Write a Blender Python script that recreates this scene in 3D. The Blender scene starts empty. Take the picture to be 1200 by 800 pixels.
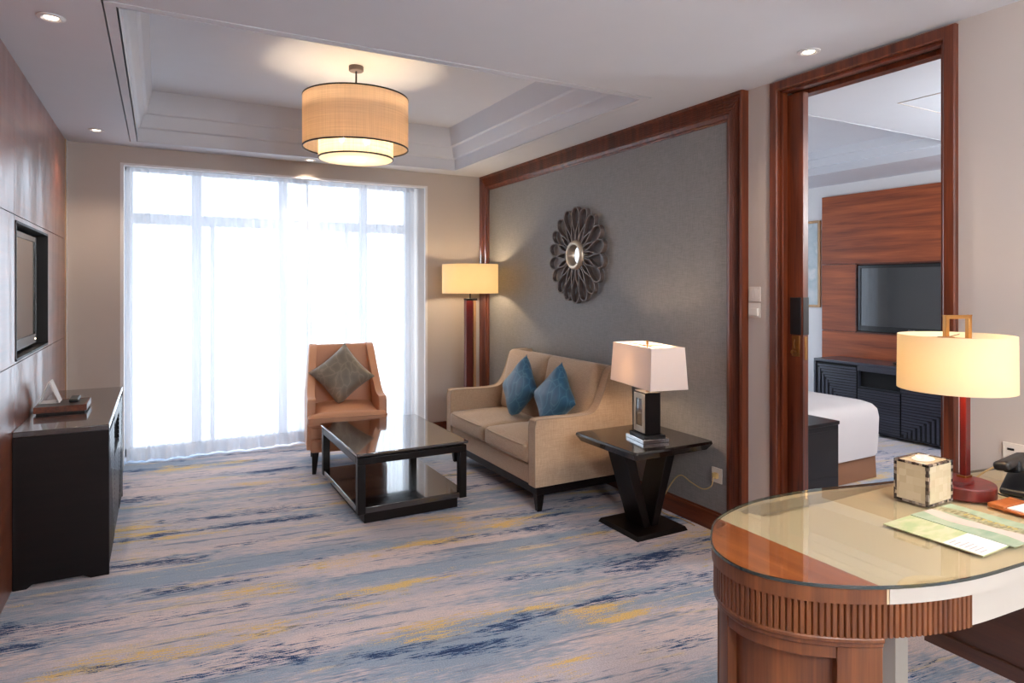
import bpy, bmesh, math, random
from mathutils import Vector, Matrix
random.seed(7)
SC = bpy.context.scene
COL = SC.collection
PI = math.pi
XR, XL, YB, H = 2.886, -0.612, 5.89, 2.535     # room: right wall, left wall, window wall, ceiling

# ------------------------------------------------------------------ materials
def nodes(name):
    m = bpy.data.materials.new(name); m.use_nodes = True
    nt = m.node_tree; b = nt.nodes['Principled BSDF']
    return m, nt, b
def srgb(r, g, b):
    f = lambda c: (c/255/12.92) if c <= 10 else ((c/255+0.055)/1.055)**2.4
    return (f(r), f(g), f(b), 1)
def plain(name, col, rough=0.5, metal=0.0, coat=0.0, noise=0.0, nscale=8, bump=0.0, bscale=60, sheen=0.0, spec=None):
    m, nt, b = nodes(name)
    b.inputs['Base Color'].default_value = col
    b.inputs['Roughness'].default_value = rough
    b.inputs['Metallic'].default_value = metal
    b.inputs['Coat Weight'].default_value = coat
    b.inputs['Coat Roughness'].default_value = 0.04
    b.inputs['Sheen Weight'].default_value = sheen
    if spec is not None: b.inputs['Specular IOR Level'].default_value = spec
    tc = nt.nodes.new('ShaderNodeTexCoord')
    n = nt.nodes.new('ShaderNodeTexNoise'); n.inputs['Scale'].default_value = nscale; n.inputs['Detail'].default_value = 4
    nt.links.new(tc.outputs['Object'], n.inputs['Vector'])
    mr = nt.nodes.new('ShaderNodeMapRange'); mr.inputs['To Min'].default_value = 1-max(noise, .02); mr.inputs['To Max'].default_value = 1+max(noise, .02)
    nt.links.new(n.outputs['Fac'], mr.inputs['Value'])
    mx = nt.nodes.new('ShaderNodeVectorMath'); mx.operation = 'SCALE'; mx.inputs[0].default_value = col[:3]
    nt.links.new(mr.outputs['Result'], mx.inputs['Scale']); nt.links.new(mx.outputs['Vector'], b.inputs['Base Color'])
    if bump > 0:
        n2 = nt.nodes.new('ShaderNodeTexNoise'); n2.inputs['Scale'].default_value = bscale; n2.inputs['Detail'].default_value = 3
        nt.links.new(tc.outputs['Object'], n2.inputs['Vector'])
        bp = nt.nodes.new('ShaderNodeBump'); bp.inputs['Strength'].default_value = bump; bp.inputs['Distance'].default_value = 0.002
        nt.links.new(n2.outputs['Fac'], bp.inputs['Height']); nt.links.new(bp.outputs['Normal'], b.inputs['Normal'])
    return m
def high_ior(m, ior):
    b = m.node_tree.nodes['Principled BSDF']; b.inputs['Coat IOR'].default_value = ior; return m
def wood(name, c1, c2, axis='Z', rough=0.3, coat=0.5, scale=1.0, coat_rough=0.06):
    """grain runs along the axis"""
    m, nt, b = nodes(name)
    tc = nt.nodes.new('ShaderNodeTexCoord'); mp = nt.nodes.new('ShaderNodeMapping')
    s = [22*scale]*3; s['XYZ'.index(axis)] = 1.3*scale
    mp.inputs['Scale'].default_value = s
    nt.links.new(tc.outputs['Object'], mp.inputs['Vector'])
    n = nt.nodes.new('ShaderNodeTexNoise'); n.inputs['Scale'].default_value = 1.0; n.inputs['Detail'].default_value = 6; n.inputs['Distortion'].default_value = 0.6
    nt.links.new(mp.outputs['Vector'], n.inputs['Vector'])
    mp2 = nt.nodes.new('ShaderNodeMapping'); s2 = [160*scale]*3; s2['XYZ'.index(axis)] = 5*scale
    mp2.inputs['Scale'].default_value = s2; nt.links.new(tc.outputs['Object'], mp2.inputs['Vector'])
    n2 = nt.nodes.new('ShaderNodeTexNoise'); n2.inputs['Scale'].default_value = 1.0; n2.inputs['Detail'].default_value = 2
    nt.links.new(mp2.outputs['Vector'], n2.inputs['Vector'])
    ad = nt.nodes.new('ShaderNodeMath'); ad.operation = 'MULTIPLY_ADD'; ad.inputs[1].default_value = 0.35
    nt.links.new(n2.outputs['Fac'], ad.inputs[0]); nt.links.new(n.outputs['Fac'], ad.inputs[2])
    cr = nt.nodes.new('ShaderNodeValToRGB'); cr.color_ramp.elements[0].position = .45; cr.color_ramp.elements[1].position = .9
    cr.color_ramp.elements[0].color = c1; cr.color_ramp.elements[1].color = c2
    nt.links.new(ad.outputs[0], cr.inputs['Fac']); nt.links.new(cr.outputs['Color'], b.inputs['Base Color'])
    b.inputs['Roughness'].default_value = rough; b.inputs['Coat Weight'].default_value = coat; b.inputs['Coat Roughness'].default_value = coat_rough
    return m
def weave(name, c1, c2, scale=400, rough=0.8, bump=0.3, sheen=0.2, var=0.0):
    m, nt, b = nodes(name)
    tc = nt.nodes.new('ShaderNodeTexCoord')
    outs = []
    for ax in range(3):
        mp = nt.nodes.new('ShaderNodeMapping'); s = [scale]*3; s[ax] = scale*0.04
        mp.inputs['Scale'].default_value = s
        nt.links.new(tc.outputs['Object'], mp.inputs['Vector'])
        n = nt.nodes.new('ShaderNodeTexNoise'); n.inputs['Scale'].default_value = 1.0; n.inputs['Detail'].default_value = 1
        nt.links.new(mp.outputs['Vector'], n.inputs['Vector']); outs.append(n.outputs['Fac'])
    a = nt.nodes.new('ShaderNodeMath'); a.operation = 'ADD'; nt.links.new(outs[0], a.inputs[0]); nt.links.new(outs[1], a.inputs[1])
    a2 = nt.nodes.new('ShaderNodeMath'); a2.operation = 'ADD'; nt.links.new(a.outputs[0], a2.inputs[0]); nt.links.new(outs[2], a2.inputs[1])
    cr = nt.nodes.new('ShaderNodeMapRange'); cr.inputs['From Min'].default_value = 1.15; cr.inputs['From Max'].default_value = 1.85
    nt.links.new(a2.outputs[0], cr.inputs['Value'])
    mx = nt.nodes.new('ShaderNodeMix'); mx.data_type = 'RGBA'; mx.inputs[6].default_value = c1; mx.inputs[7].default_value = c2
    nt.links.new(cr.outputs['Result'], mx.inputs[0]); nt.links.new(mx.outputs[2], b.inputs['Base Color'])
    bp = nt.nodes.new('ShaderNodeBump'); bp.inputs['Strength'].default_value = bump; bp.inputs['Distance'].default_value = 0.001
    nt.links.new(cr.outputs['Result'], bp.inputs['Height']); nt.links.new(bp.outputs['Normal'], b.inputs['Normal'])
    b.inputs['Roughness'].default_value = rough; b.inputs['Sheen Weight'].default_value = sheen
    return m
def carpet_mat():
    m, nt, b = nodes('streaked_carpet')
    L = nt.links.new
    tc0 = nt.nodes.new('ShaderNodeTexCoord'); rt = nt.nodes.new('ShaderNodeMapping'); rt.inputs['Rotation'].default_value = (0, 0, math.radians(8))
    nt.links.new(tc0.outputs['Object'], rt.inputs['Vector'])
    def noise(sx, sy, scale=1.0, detail=3, rough=.55, off=(0, 0, 0), vec=None):
        mp = nt.nodes.new('ShaderNodeMapping'); mp.inputs['Scale'].default_value = (sx, sy, 1); mp.inputs['Location'].default_value = off
        L(vec or rt.outputs['Vector'], mp.inputs['Vector'])
        n = nt.nodes.new('ShaderNodeTexNoise'); n.inputs['Scale'].default_value = scale; n.inputs['Detail'].default_value = detail; n.inputs['Roughness'].default_value = rough
        L(mp.outputs['Vector'], n.inputs['Vector']); return n
    def madd(x, k, y):
        a = nt.nodes.new('ShaderNodeMath'); a.operation = 'MULTIPLY_ADD'; L(x, a.inputs[0]); a.inputs[1].default_value = k
        if hasattr(y, 'type'): L(y, a.inputs[2])
        else: a.inputs[2].default_value = y
        return a.outputs[0]
    def mask(src, lo, hi):
        r = nt.nodes.new('ShaderNodeMapRange'); r.interpolation_type = 'SMOOTHSTEP'
        r.inputs['From Min'].default_value = lo; r.inputs['From Max'].default_value = hi; L(src, r.inputs['Value']); return r.outputs['Result']
    def mix(f, a, c):
        x = nt.nodes.new('ShaderNodeMix'); x.data_type = 'RGBA'; L(f, x.inputs[0])
        if hasattr(a, 'type'): L(a, x.inputs[6])
        else: x.inputs[6].default_value = a
        if hasattr(c, 'type'): L(c, x.inputs[7])
        else: x.inputs[7].default_value = c
        return x.outputs[2]
    fine = noise(14, 120, 1, 2).outputs['Fac']           # ragged ends of each streak
    grain = noise(160, 260, 1, 2).outputs['Fac']
    def streak(sx, sy, off, lo, hi, k=.34, g=.16):
        n = noise(sx, sy, 1, 3, .6, off).outputs['Fac']
        v = madd(fine, k, n); v = madd(grain, g, v)
        s = (k+g)/2
        return mask(v, lo+s, hi+s)
    pale = srgb(220, 204, 202); lav = srgb(196, 190, 198); greyb = srgb(150, 166, 186); teal = srgb(52, 106, 152)
    navy = srgb(6, 50, 98); gold = srgb(228, 196, 122); cream = srgb(218, 200, 168)
    c = mix(streak(.5, 3.2, (3, 1, 0), .40, .58), pale, lav)
    c = mix(streak(.5, 3.4, (11, 5, 0), .46, .60), c, greyb)
    c = mix(streak(1.2, 14, (2, 17, 0), .60, .70), c, cream)
    c = mix(streak(1.6, 24, (7, 3, 0), .57, .68), c, srgb(128, 142, 164))
    c = mix(streak(.95, 4.6, (9.3, 13.2, 0), .615, .650, .42, .30), c, gold)
    c = mix(streak(.95, 5.0, (4.7, 31.5, 0), .580, .645, .44, .26), c, teal)
    c = mix(streak(.95, 5.0, (4.7, 31.5, 0), .622, .648, .44, .26), c, navy)
    # yarn-level speckle
    sp = mask(grain, .3, .7)
    hsv = nt.nodes.new('ShaderNodeHueSaturation'); L(c, hsv.inputs['Color'])
    mr = nt.nodes.new('ShaderNodeMapRange'); mr.inputs['To Min'].default_value = .78; mr.inputs['To Max'].default_value = 1.16; L(sp, mr.inputs['Value'])
    L(mr.outputs['Result'], hsv.inputs['Value']); L(hsv.outputs['Color'], b.inputs['Base Color'])
    b.inputs['Roughness'].default_value = .95; b.inputs['Sheen Weight'].default_value = .15; b.inputs['Specular IOR Level'].default_value = .2
    bp = nt.nodes.new('ShaderNodeBump'); bp.inputs['Strength'].default_value = .5; bp.inputs['Distance'].default_value = .003
    L(grain, bp.inputs['Height']); L(bp.outputs['Normal'], b.inputs['Normal'])
    return m
def cloth_trans(name, col, transp, transl, tcol=None, weave_scale=0, weave_amt=0.0):
    """thin cloth: see-through gaps + translucency + diffuse"""
    m = bpy.data.materials.new(name); m.use_nodes = True; nt = m.node_tree
    for n in list(nt.nodes):
        if n.type != 'OUTPUT_MATERIAL': nt.nodes.remove(n)
    out = nt.nodes['Material Output']
    d = nt.nodes.new('ShaderNodeBsdfDiffuse'); d.inputs['Color'].default_value = col
    t = nt.nodes.new('ShaderNodeBsdfTranslucent'); t.inputs['Color'].default_value = tcol or col
    x = nt.nodes.new('ShaderNodeBsdfTransparent')
    m1 = nt.nodes.new('ShaderNodeMixShader'); m1.inputs[0].default_value = transl
    nt.links.new(d.outputs[0], m1.inputs[1]); nt.links.new(t.outputs[0], m1.inputs[2])
    m2 = nt.nodes.new('ShaderNodeMixShader'); m2.inputs[0].default_value = transp
    nt.links.new(m1.outputs[0], m2.inputs[1]); nt.links.new(x.outputs[0], m2.inputs[2])
    if weave_scale:
        tc = nt.nodes.new('ShaderNodeTexCoord')
        ops = []
        for k in range(2):
            mp = nt.nodes.new('ShaderNodeMapping')
            mp.inputs['Scale'].default_value = (weave_scale, weave_scale, 3) if k == 0 else (3, 3, weave_scale)
            nt.links.new(tc.outputs['Object'], mp.inputs['Vector'])
            n = nt.nodes.new('ShaderNodeTexNoise'); n.inputs['Scale'].default_value = 1; n.inputs['Detail'].default_value = 1
            nt.links.new(mp.outputs['Vector'], n.inputs['Vector']); ops.append(n.outputs['Fac'])
        a = nt.nodes.new('ShaderNodeMath'); a.operation = 'ADD'; nt.links.new(ops[0], a.inputs[0]); nt.links.new(ops[1], a.inputs[1])
        mr = nt.nodes.new('ShaderNodeMapRange'); mr.inputs['From Min'].default_value = .6; mr.inputs['From Max'].default_value = 1.4
        mr.inputs['To Min'].default_value = 1-weave_amt; mr.inputs['To Max'].default_value = 1+weave_amt*.3
        nt.links.new(a.outputs[0], mr.inputs['Value'])
        for nd, c in ((d, col), (t, tcol or col)):
            sc = nt.nodes.new('ShaderNodeVectorMath'); sc.operation = 'SCALE'; sc.inputs[0].default_value = c[:3]
            nt.links.new(mr.outputs['Result'], sc.inputs['Scale']); nt.links.new(sc.outputs['Vector'], nd.inputs['Color'])
    nt.links.new(m2.outputs[0], out.inputs[0]); return m
def thin_glass(name, tint, ior=1.5, rough=0.0):
    m = bpy.data.materials.new(name); m.use_nodes = True; nt = m.node_tree
    for n in list(nt.nodes):
        if n.type != 'OUTPUT_MATERIAL': nt.nodes.remove(n)
    out = nt.nodes['Material Output']
    t = nt.nodes.new('ShaderNodeBsdfTransparent'); t.inputs['Color'].default_value = tint
    g = nt.nodes.new('ShaderNodeBsdfGlossy'); g.inputs['Roughness'].default_value = rough
    f = nt.nodes.new('ShaderNodeFresnel'); f.inputs['IOR'].default_value = ior
    mx = nt.nodes.new('ShaderNodeMixShader')
    ge = nt.nodes.new('ShaderNodeNewGeometry'); iv = nt.nodes.new('ShaderNodeMath'); iv.operation = 'SUBTRACT'; iv.inputs[0].default_value = 1
    nt.links.new(ge.outputs['Backfacing'], iv.inputs[1]); mu = nt.nodes.new('ShaderNodeMath'); mu.operation = 'MULTIPLY'
    nt.links.new(f.outputs[0], mu.inputs[0]); nt.links.new(iv.outputs[0], mu.inputs[1])
    nt.links.new(mu.outputs[0], mx.inputs[0]); nt.links.new(t.outputs[0], mx.inputs[1]); nt.links.new(g.outputs[0], mx.inputs[2])
    nt.links.new(mx.outputs[0], out.inputs[0]); return m
def glow(name, col, s):
    m, nt, b = nodes(name)
    b.inputs['Base Color'].default_value = (.8, .8, .8, 1)
    b.inputs['Emission Color'].default_value = col; b.inputs['Emission Strength'].default_value = s
    return m
def fabric_pattern(name, c1, c2, c3, scale=14):
    m, nt, b = nodes(name)
    tc = nt.nodes.new('ShaderNodeTexCoord')
    v = nt.nodes.new('ShaderNodeTexVoronoi'); v.feature = 'DISTANCE_TO_EDGE'; v.inputs['Scale'].default_value = scale
    nd = nt.nodes.new('ShaderNodeTexNoise'); nd.inputs['Scale'].default_value = 5
    mp = nt.nodes.new('ShaderNodeMapping'); mp.inputs['Scale'].default_value = (1, 1, .45); mp.inputs['Rotation'].default_value = (.5, .6, .3)
    nt.links.new(tc.outputs['Object'], mp.inputs['Vector']); nt.links.new(tc.outputs['Object'], nd.inputs['Vector'])
    mxv = nt.nodes.new('ShaderNodeMix'); mxv.data_type = 'VECTOR'; mxv.inputs[0].default_value = .12
    nt.links.new(mp.outputs['Vector'], mxv.inputs[4]); nt.links.new(nd.outputs['Color'], mxv.inputs[5]); nt.links.new(mxv.outputs[1], v.inputs['Vector'])
    cr = nt.nodes.new('ShaderNodeValToRGB'); e = cr.color_ramp.elements
    e[0].position = 0; e[0].color = c3; e[1].position = .30; e[1].color = c1
    x = e.new(.05); x.color = c2
    nt.links.new(v.outputs['Distance'], cr.inputs['Fac']); nt.links.new(cr.outputs['Color'], b.inputs['Base Color'])
    n2 = nt.nodes.new('ShaderNodeTexNoise'); n2.inputs['Scale'].default_value = 7
    nt.links.new(tc.outputs['Object'], n2.inputs['Vector'])
    bp = nt.nodes.new('ShaderNodeBump'); bp.inputs['Strength'].default_value = .5; bp.inputs['Distance'].default_value = .01
    nt.links.new(n2.outputs['Fac'], bp.inputs['Height']); nt.links.new(bp.outputs['Normal'], b.inputs['Normal'])
    b.inputs['Roughness'].default_value = .5; b.inputs['Sheen Weight'].default_value = .3
    return m

M = dict(
    wall=plain('beige_wall_paint', srgb(192, 182, 175), .85, noise=.02, nscale=3, bump=.15, bscale=300),
    ceil=plain('white_ceiling_paint', srgb(214, 216, 222), .9),
    white=plain('white_paint', srgb(228, 226, 226), .5),
    carpet=carpet_mat(),
    mahog=wood('mahogany', srgb(60, 22, 8), srgb(122, 56, 26), 'Z', .4, .25),
    mahogY=wood('mahogany_horizontal', srgb(60, 22, 8), srgb(122, 56, 26), 'Y', .4, .25),
    panelL=wood('glossy_wall_veneer', srgb(104, 48, 26), srgb(146, 78, 46), 'Y', .4, 1.0, .7, .30),
    panelB=wood('bedroom_wall_veneer', srgb(112, 46, 14), srgb(178, 90, 42), 'Y', .55, .12, .8, .25),
    edge=wood('pale_edge_veneer', srgb(170, 128, 84), srgb(200, 158, 112), 'Z', .5, .2),
    deskw=wood('desk_walnut_veneer', srgb(86, 44, 18), srgb(134, 78, 38), 'Z', .45, .12, 1.2),
    desktop=wood('desk_top_veneer', srgb(150, 76, 28), srgb(186, 104, 48), 'Y', .4, .3, .8),
    deskdark=wood('dark_desk_panel', srgb(56, 28, 16), srgb(84, 46, 28), 'Y', .4, .3),
    cream=plain('cream_lacquer', srgb(212, 190, 150), .35, coat=.3),
    creamside=plain('grey_cream_lacquer', srgb(192, 184, 172), .4, coat=.2),
    espresso=wood('espresso_lacquer', srgb(9, 5, 5), srgb(20, 11, 10), 'X', .4, .12, 1, .15),
    espY=wood('espresso_lacquer_lengthwise', srgb(11, 6, 6), srgb(22, 13, 12), 'Y', .35, .2, 1, .12),
    sidetop=wood('side_table_lacquer', srgb(12, 7, 6), srgb(24, 14, 12), 'Y', .25, .6, 1, .06),
    esptop=wood('espresso_polished_top', srgb(14, 8, 7), srgb(28, 17, 15), 'Y', .25, 1.0, 1, .06),
    bronze_glass=plain('brown_table_glass', srgb(38, 22, 17), .12, coat=1.0),
    charcoal=wood('charcoal_stain', srgb(38, 40, 52), srgb(58, 60, 74), 'Y', .35, .5, 1, .15),
    void=plain('dark_recess', srgb(8, 8, 9), .8),
    linen=weave('grey_textile_wallcovering', srgb(114, 113, 114), srgb(140, 138, 137), 420, .55, .2, .1),
    sofa=weave('beige_upholstery', srgb(174, 148, 122), srgb(202, 176, 148), 500, .85, .25, .25),
    piping=plain('beige_piping', srgb(176, 156, 134), .8, bump=.2, bscale=500),
    chair=plain('tan_leather', srgb(206, 152, 118), .5, noise=.05, nscale=5, bump=.2, bscale=220),
    curtain=cloth_trans('sheer_curtain', (.86, .88, .92, 1), .42, .17),
    hem=cloth_trans('curtain_hem', (.84, .85, .88, 1), .14, .24),
    shade=cloth_trans('lamp_shade_linen', (.82, .76, .64, 1), .0, .55, (.90, .78, .56, 1)),
    shadew=cloth_trans('white_shade_linen', (.88, .87, .88, 1), .0, .32, (.90, .76, .64, 1)),
    pendant=cloth_trans('woven_pendant_shade', (.80, .68, .56, 1), .03, .62, (.95, .80, .64, 1), 320, .22),
    pendantin=cloth_trans('inner_pendant_shade', (.85, .76, .60, 1), .26, .4, (.92, .80, .60, 1), 200, .4),
    diffuser=cloth_trans('frosted_diffuser', (.92, .90, .86, 1), .0, .6, (.98, .93, .84, 1)),
    blacktrim=plain('black_trim', srgb(24, 16, 14), .5),
    chrome=plain('chrome', (.75, .75, .76, 1), .12, 1.0),
    brass=plain('antique_brass', srgb(170, 124, 74), .3, 1.0),
    bronze=plain('dark_bronze_ribbon', srgb(112, 100, 96), .5, .3, noise=.15, nscale=30),
    silver=plain('champagne_silver', srgb(196, 184, 166), .35, .7, noise=.1, nscale=30),
    mirror=plain('mirror_glass', (.92, .93, .94, 1), .02, 1.0),
    redwood=wood('red_lacquered_wood', srgb(72, 10, 8), srgb(104, 20, 15), 'Z', .35, .3),
    tvscreen=plain('tv_screen', srgb(22, 32, 38), .16, coat=1.0, spec=.7),
    tvframe=plain('tv_bezel', srgb(12, 12, 14), .25, coat=.5),
    black=plain('black_plastic', srgb(20, 20, 22), .4),
    grey=plain('grey_print', srgb(190, 192, 196), .5),
    sheet=plain('white_bed_linen', srgb(214, 206, 204), .85, noise=.03, nscale=4, bump=.5, bscale=6),
    skirt=plain('brown_bed_skirt', srgb(140, 96, 68), .7, bump=.3, bscale=30),
    paper=plain('white_paper', srgb(232, 228, 226), .7),
    plastic=plain('white_plastic', srgb(222, 214, 206), .4),
    cordm=plain('beige_cord', srgb(196, 166, 112), .5),
    blackcord=plain('black_cord', srgb(22, 20, 20), .5),
    bluepil=fabric_pattern('blue_leaf_fabric', srgb(30, 84, 118), srgb(42, 100, 134), srgb(74, 124, 150), 15),
    greypil=fabric_pattern('sage_leaf_fabric', srgb(122, 114, 102), srgb(134, 126, 112), srgb(152, 143, 128), 16),
    glass=thin_glass('clear_glass', (.99, 1, .99, 1), 1.85),
    wglass=thin_glass('window_glass', (.98, .99, 1, 1), 1.2),
    glassedge=plain('dark_glass_edge', srgb(18, 40, 36), .1, coat=1),
    alu=plain('white_window_frame', srgb(206, 208, 214), .5),
    lens=glow('lamp_lens', (1, .80, .58, 1), 7),
    opal=glow('fill_globe_glow', (.88, .95, 1, 1), 50),  # glow of the added fill-light globes
    bulb=glow('warm_bulb', (1, .72, .40, 1), 12),
)

high_ior(M['bronze_glass'], 2.3)
for q in ('espresso', 'espY'): M[q].node_tree.nodes['Principled BSDF'].inputs['Specular IOR Level'].default_value = .25
high_ior(M['esptop'], 1.9); high_ior(M['tvscreen'], 1.9); high_ior(M['panelL'], 1.9)
def wavy(m, scale, dist):
    nt = m.node_tree; b = nt.nodes['Principled BSDF']; tc = nt.nodes.new('ShaderNodeTexCoord'); mp = nt.nodes.new('ShaderNodeMapping'); mp.inputs['Scale'].default_value = scale
    n = nt.nodes.new('ShaderNodeTexNoise'); n.inputs['Scale'].default_value = 1; n.inputs['Detail'].default_value = 2
    bp = nt.nodes.new('ShaderNodeBump'); bp.inputs['Strength'].default_value = 1; bp.inputs['Distance'].default_value = dist
    nt.links.new(tc.outputs['Object'], mp.inputs['Vector']); nt.links.new(mp.outputs['Vector'], n.inputs['Vector'])
    nt.links.new(n.outputs['Fac'], bp.inputs['Height']); nt.links.new(bp.outputs['Normal'], b.inputs['Coat Normal'])
wavy(M['panelL'], (1, 2.6, .7), .06)
def fold_shading(m, k):
    # a sheer lets less light straight through where the cloth turns edge-on
    nt = m.node_tree; mx = [n for n in nt.nodes if n.type == 'MIX_SHADER' and n.outputs[0].links[0].to_node.type == 'OUTPUT_MATERIAL'][0]
    lw = nt.nodes.new('ShaderNodeLayerWeight'); lw.inputs[0].default_value = .5
    mr = nt.nodes.new('ShaderNodeMapRange'); mr.inputs['From Max'].default_value = .85; mr.inputs['To Min'].default_value = k; mr.inputs['To Max'].default_value = 0
    nt.links.new(lw.outputs['Facing'], mr.inputs['Value']); nt.links.new(mr.outputs['Result'], mx.inputs[0])
fold_shading(M["curtain"], .40)
# ------------------------------------------------------------------ mesh builder
class MB:
    def __init__(s): s.v = []; s.f = []; s.mi = []; s.cur = 0
    def add(s, vs, fs):
        o = len(s.v); s.v += [tuple(p) for p in vs]
        for f in fs: s.f.append([i+o for i in f]); s.mi.append(s.cur)
        return s
    def box(s, x0, x1, y0, y1, z0, z1):
        if x0 > x1: x0, x1 = x1, x0
        if y0 > y1: y0, y1 = y1, y0
        if z0 > z1: z0, z1 = z1, z0
        return s.add([(x0,y0,z0),(x1,y0,z0),(x1,y1,z0),(x0,y1,z0),(x0,y0,z1),(x1,y0,z1),(x1,y1,z1),(x0,y1,z1)],
              [(0,3,2,1),(4,5,6,7),(0,1,5,4),(1,2,6,5),(2,3,7,6),(3,0,4,7)])
    def taper(s, c0, w0, c1, w1):
        """box from rectangle (centre c0, half sizes w0) to rectangle (c1, w1)"""
        vs = []
        for c, w in ((c0, w0), (c1, w1)):
            for sx, sy in ((-1,-1),(1,-1),(1,1),(-1,1)): vs.append((c[0]+sx*w[0], c[1]+sy*w[1], c[2]))
        return s.add(vs, [(0,3,2,1),(4,5,6,7),(0,1,5,4),(1,2,6,5),(2,3,7,6),(3,0,4,7)])
    def prism(s, poly, z0, z1, plane='XY'):
        """poly CCW in the plane; extruded along the third axis between z0 and z1"""
        n = len(poly)
        def P(a, b, c):
            if plane == 'XY': return (a, b, c)
            if plane == 'XZ': return (a, c, b)
            return (c, a, b)              # YZ
        vs = [P(a, b, z0) for a, b in poly]+[P(a, b, z1) for a, b in poly]
        fs = [list(range(n))[::-1], list(range(n, 2*n))]
        for i in range(n): fs.append((i, (i+1) % n, n+(i+1) % n, n+i))
        return s.add(vs, fs)
    def lathe(s, prof, cx=0, cy=0, n=48, caps=True):
        vs = []
        for r, z in prof:
            for k in range(n): a = 2*PI*k/n; vs.append((cx+r*math.cos(a), cy+r*math.sin(a), z))
        fs = []
        for i in range(len(prof)-1):
            for k in range(n): k2 = (k+1) % n; fs.append((i*n+k, i*n+k2, (i+1)*n+k2, (i+1)*n+k))
        if caps: fs.append(list(range(n))[::-1]); fs.append([(len(prof)-1)*n+k for k in range(n)])
        return s.add(vs, fs)
    def tube(s, pts, r, n=8, closed=False):
        pts = [Vector(p) for p in pts]; m = len(pts); vs = []; up = None
        for i, p in enumerate(pts):
            a = pts[(i-1) % m] if (closed or i > 0) else p
            b = pts[(i+1) % m] if (closed or i < m-1) else p
            t = (b-a).normalized()
            if up is None:
                up = Vector((0,0,1)) if abs(t.z) < .9 else Vector((1,0,0))
            u = (up-t*up.dot(t))
            if u.length < 1e-6: u = t.orthogonal()
            u.normalize(); up = u; w = t.cross(u)
            for k in range(n): an = 2*PI*k/n; vs.append(p+(u*math.cos(an)+w*math.sin(an))*r)
        fs = []
        for i in range(m if closed else m-1):
            j = (i+1) % m
            for k in range(n): k2 = (k+1) % n; fs.append((i*n+k, j*n+k, j*n+k2, i*n+k2))
        if not closed: fs.append(list(range(n))); fs.append([(m-1)*n+k for k in range(n)][::-1])
        return s.add(vs, fs)
    def grid(s, nx, ny, fn, wrap=False):
        vs = [fn(i/nx, j/ny) for j in range(ny+1) for i in range(nx+1)]
        fs = [(j*(nx+1)+i, j*(nx+1)+i+1, (j+1)*(nx+1)+i+1, (j+1)*(nx+1)+i) for j in range(ny) for i in range(nx)]
        return s.add(vs, fs)
    def ring_prism(s, outer, inner, z0, z1):
        n = len(outer); vs = []
        for z in (z0, z1):
            vs += [(x, y, z) for x, y in outer]; vs += [(x, y, z) for x, y in inner]
        fs = []
        for i in range(n):
            j = (i+1) % n
            fs += [(i, j, 2*n+j, 2*n+i), (n+j, n+i, 3*n+i, 3*n+j), (j, i, n+i, n+j), (2*n+i, 2*n+j, 3*n+j, 3*n+i)]
        return s.add(vs, fs)
    def xf(s, mat, start=0):
        for i in range(start, len(s.v)): s.v[i] = tuple(mat @ Vector(s.v[i]))
        return s
    def build(s, name, mats, parent=None, bevel=0, smooth=None, seg=2, loc=None, fix=True, sub=0, solid=0):
        me = bpy.data.meshes.new(name)
        vs = s.v
        if loc: vs = [(v[0]-loc[0], v[1]-loc[1], v[2]-loc[2]) for v in vs]
        me.from_pydata(vs, [], s.f)
        mats = mats if isinstance(mats, (list, tuple)) else [mats]
        for m in mats: me.materials.append(m)
        for p, i in zip(me.polygons, s.mi): p.material_index = i
        if fix:
            bm = bmesh.new(); bm.from_mesh(me); bmesh.ops.remove_doubles(bm, verts=bm.verts, dist=1e-6)
            bmesh.ops.recalc_face_normals(bm, faces=bm.faces); bm.to_mesh(me); bm.free()
        if smooth is not None or bevel:
            for p in me.polygons: p.use_smooth = True
            me.set_sharp_from_angle(angle=math.radians(smooth if smooth is not None else 35))
        o = bpy.data.objects.new(name, me); COL.objects.link(o)
        if loc: o.location = loc
        if parent: o.parent = parent
        if bevel:
            b = o.modifiers.new('bevel', 'BEVEL'); b.width = bevel; b.segments = seg; b.limit_method = 'ANGLE'; b.angle_limit = math.radians(40); b.harden_normals = False
        if solid:
            q = o.modifiers.new('solid', 'SOLIDIFY'); q.thickness = solid; q.offset = 0
        if sub:
            q = o.modifiers.new('sub', 'SUBSURF'); q.levels = sub; q.render_levels = sub
        return o
def thing(name, label, cat, loc=(0,0,0), rz=0, group=None):
    o = bpy.data.objects.new(name, None); COL.objects.link(o)
    o.location = loc; o.rotation_euler = (0, 0, rz); o['label'] = label; o['category'] = cat
    if group: o['group'] = group
    o.empty_display_size = .1
    return o
def tag(o, label, cat, group=None):
    o['label'] = label; o['category'] = cat
    if group: o['group'] = group
    return o
def struct(o, label=None, cat=None):
    o['kind'] = 'structure'
    if label: o['label'] = label
    if cat: o['category'] = cat
    return o
def dup(root, loc, rz=0, label=None):
    r = root.copy(); COL.objects.link(r); r.location = loc; r.rotation_euler = (0, 0, rz)
    if label: r['label'] = label
    for ch in root.children:
        c = ch.copy(); COL.objects.link(c); c.parent = r
        for g in ch.children:
            d = g.copy(); COL.objects.link(d); d.parent = c
    return r
def light(name, kind, parent, loc, power, col, size=.05, rot=None, spot=None, blend=.6):
    l = bpy.data.lights.new(name, kind); l.energy = power; l.color = col
    if kind in ('POINT', 'SPOT'): l.shadow_soft_size = size
    if kind == 'SPOT': l.spot_size = spot; l.spot_blend = blend
    o = bpy.data.objects.new(name, l); COL.objects.link(o); o.location = loc
    if rot: o.rotation_euler = rot
    if parent: o.parent = parent
    return o
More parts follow.
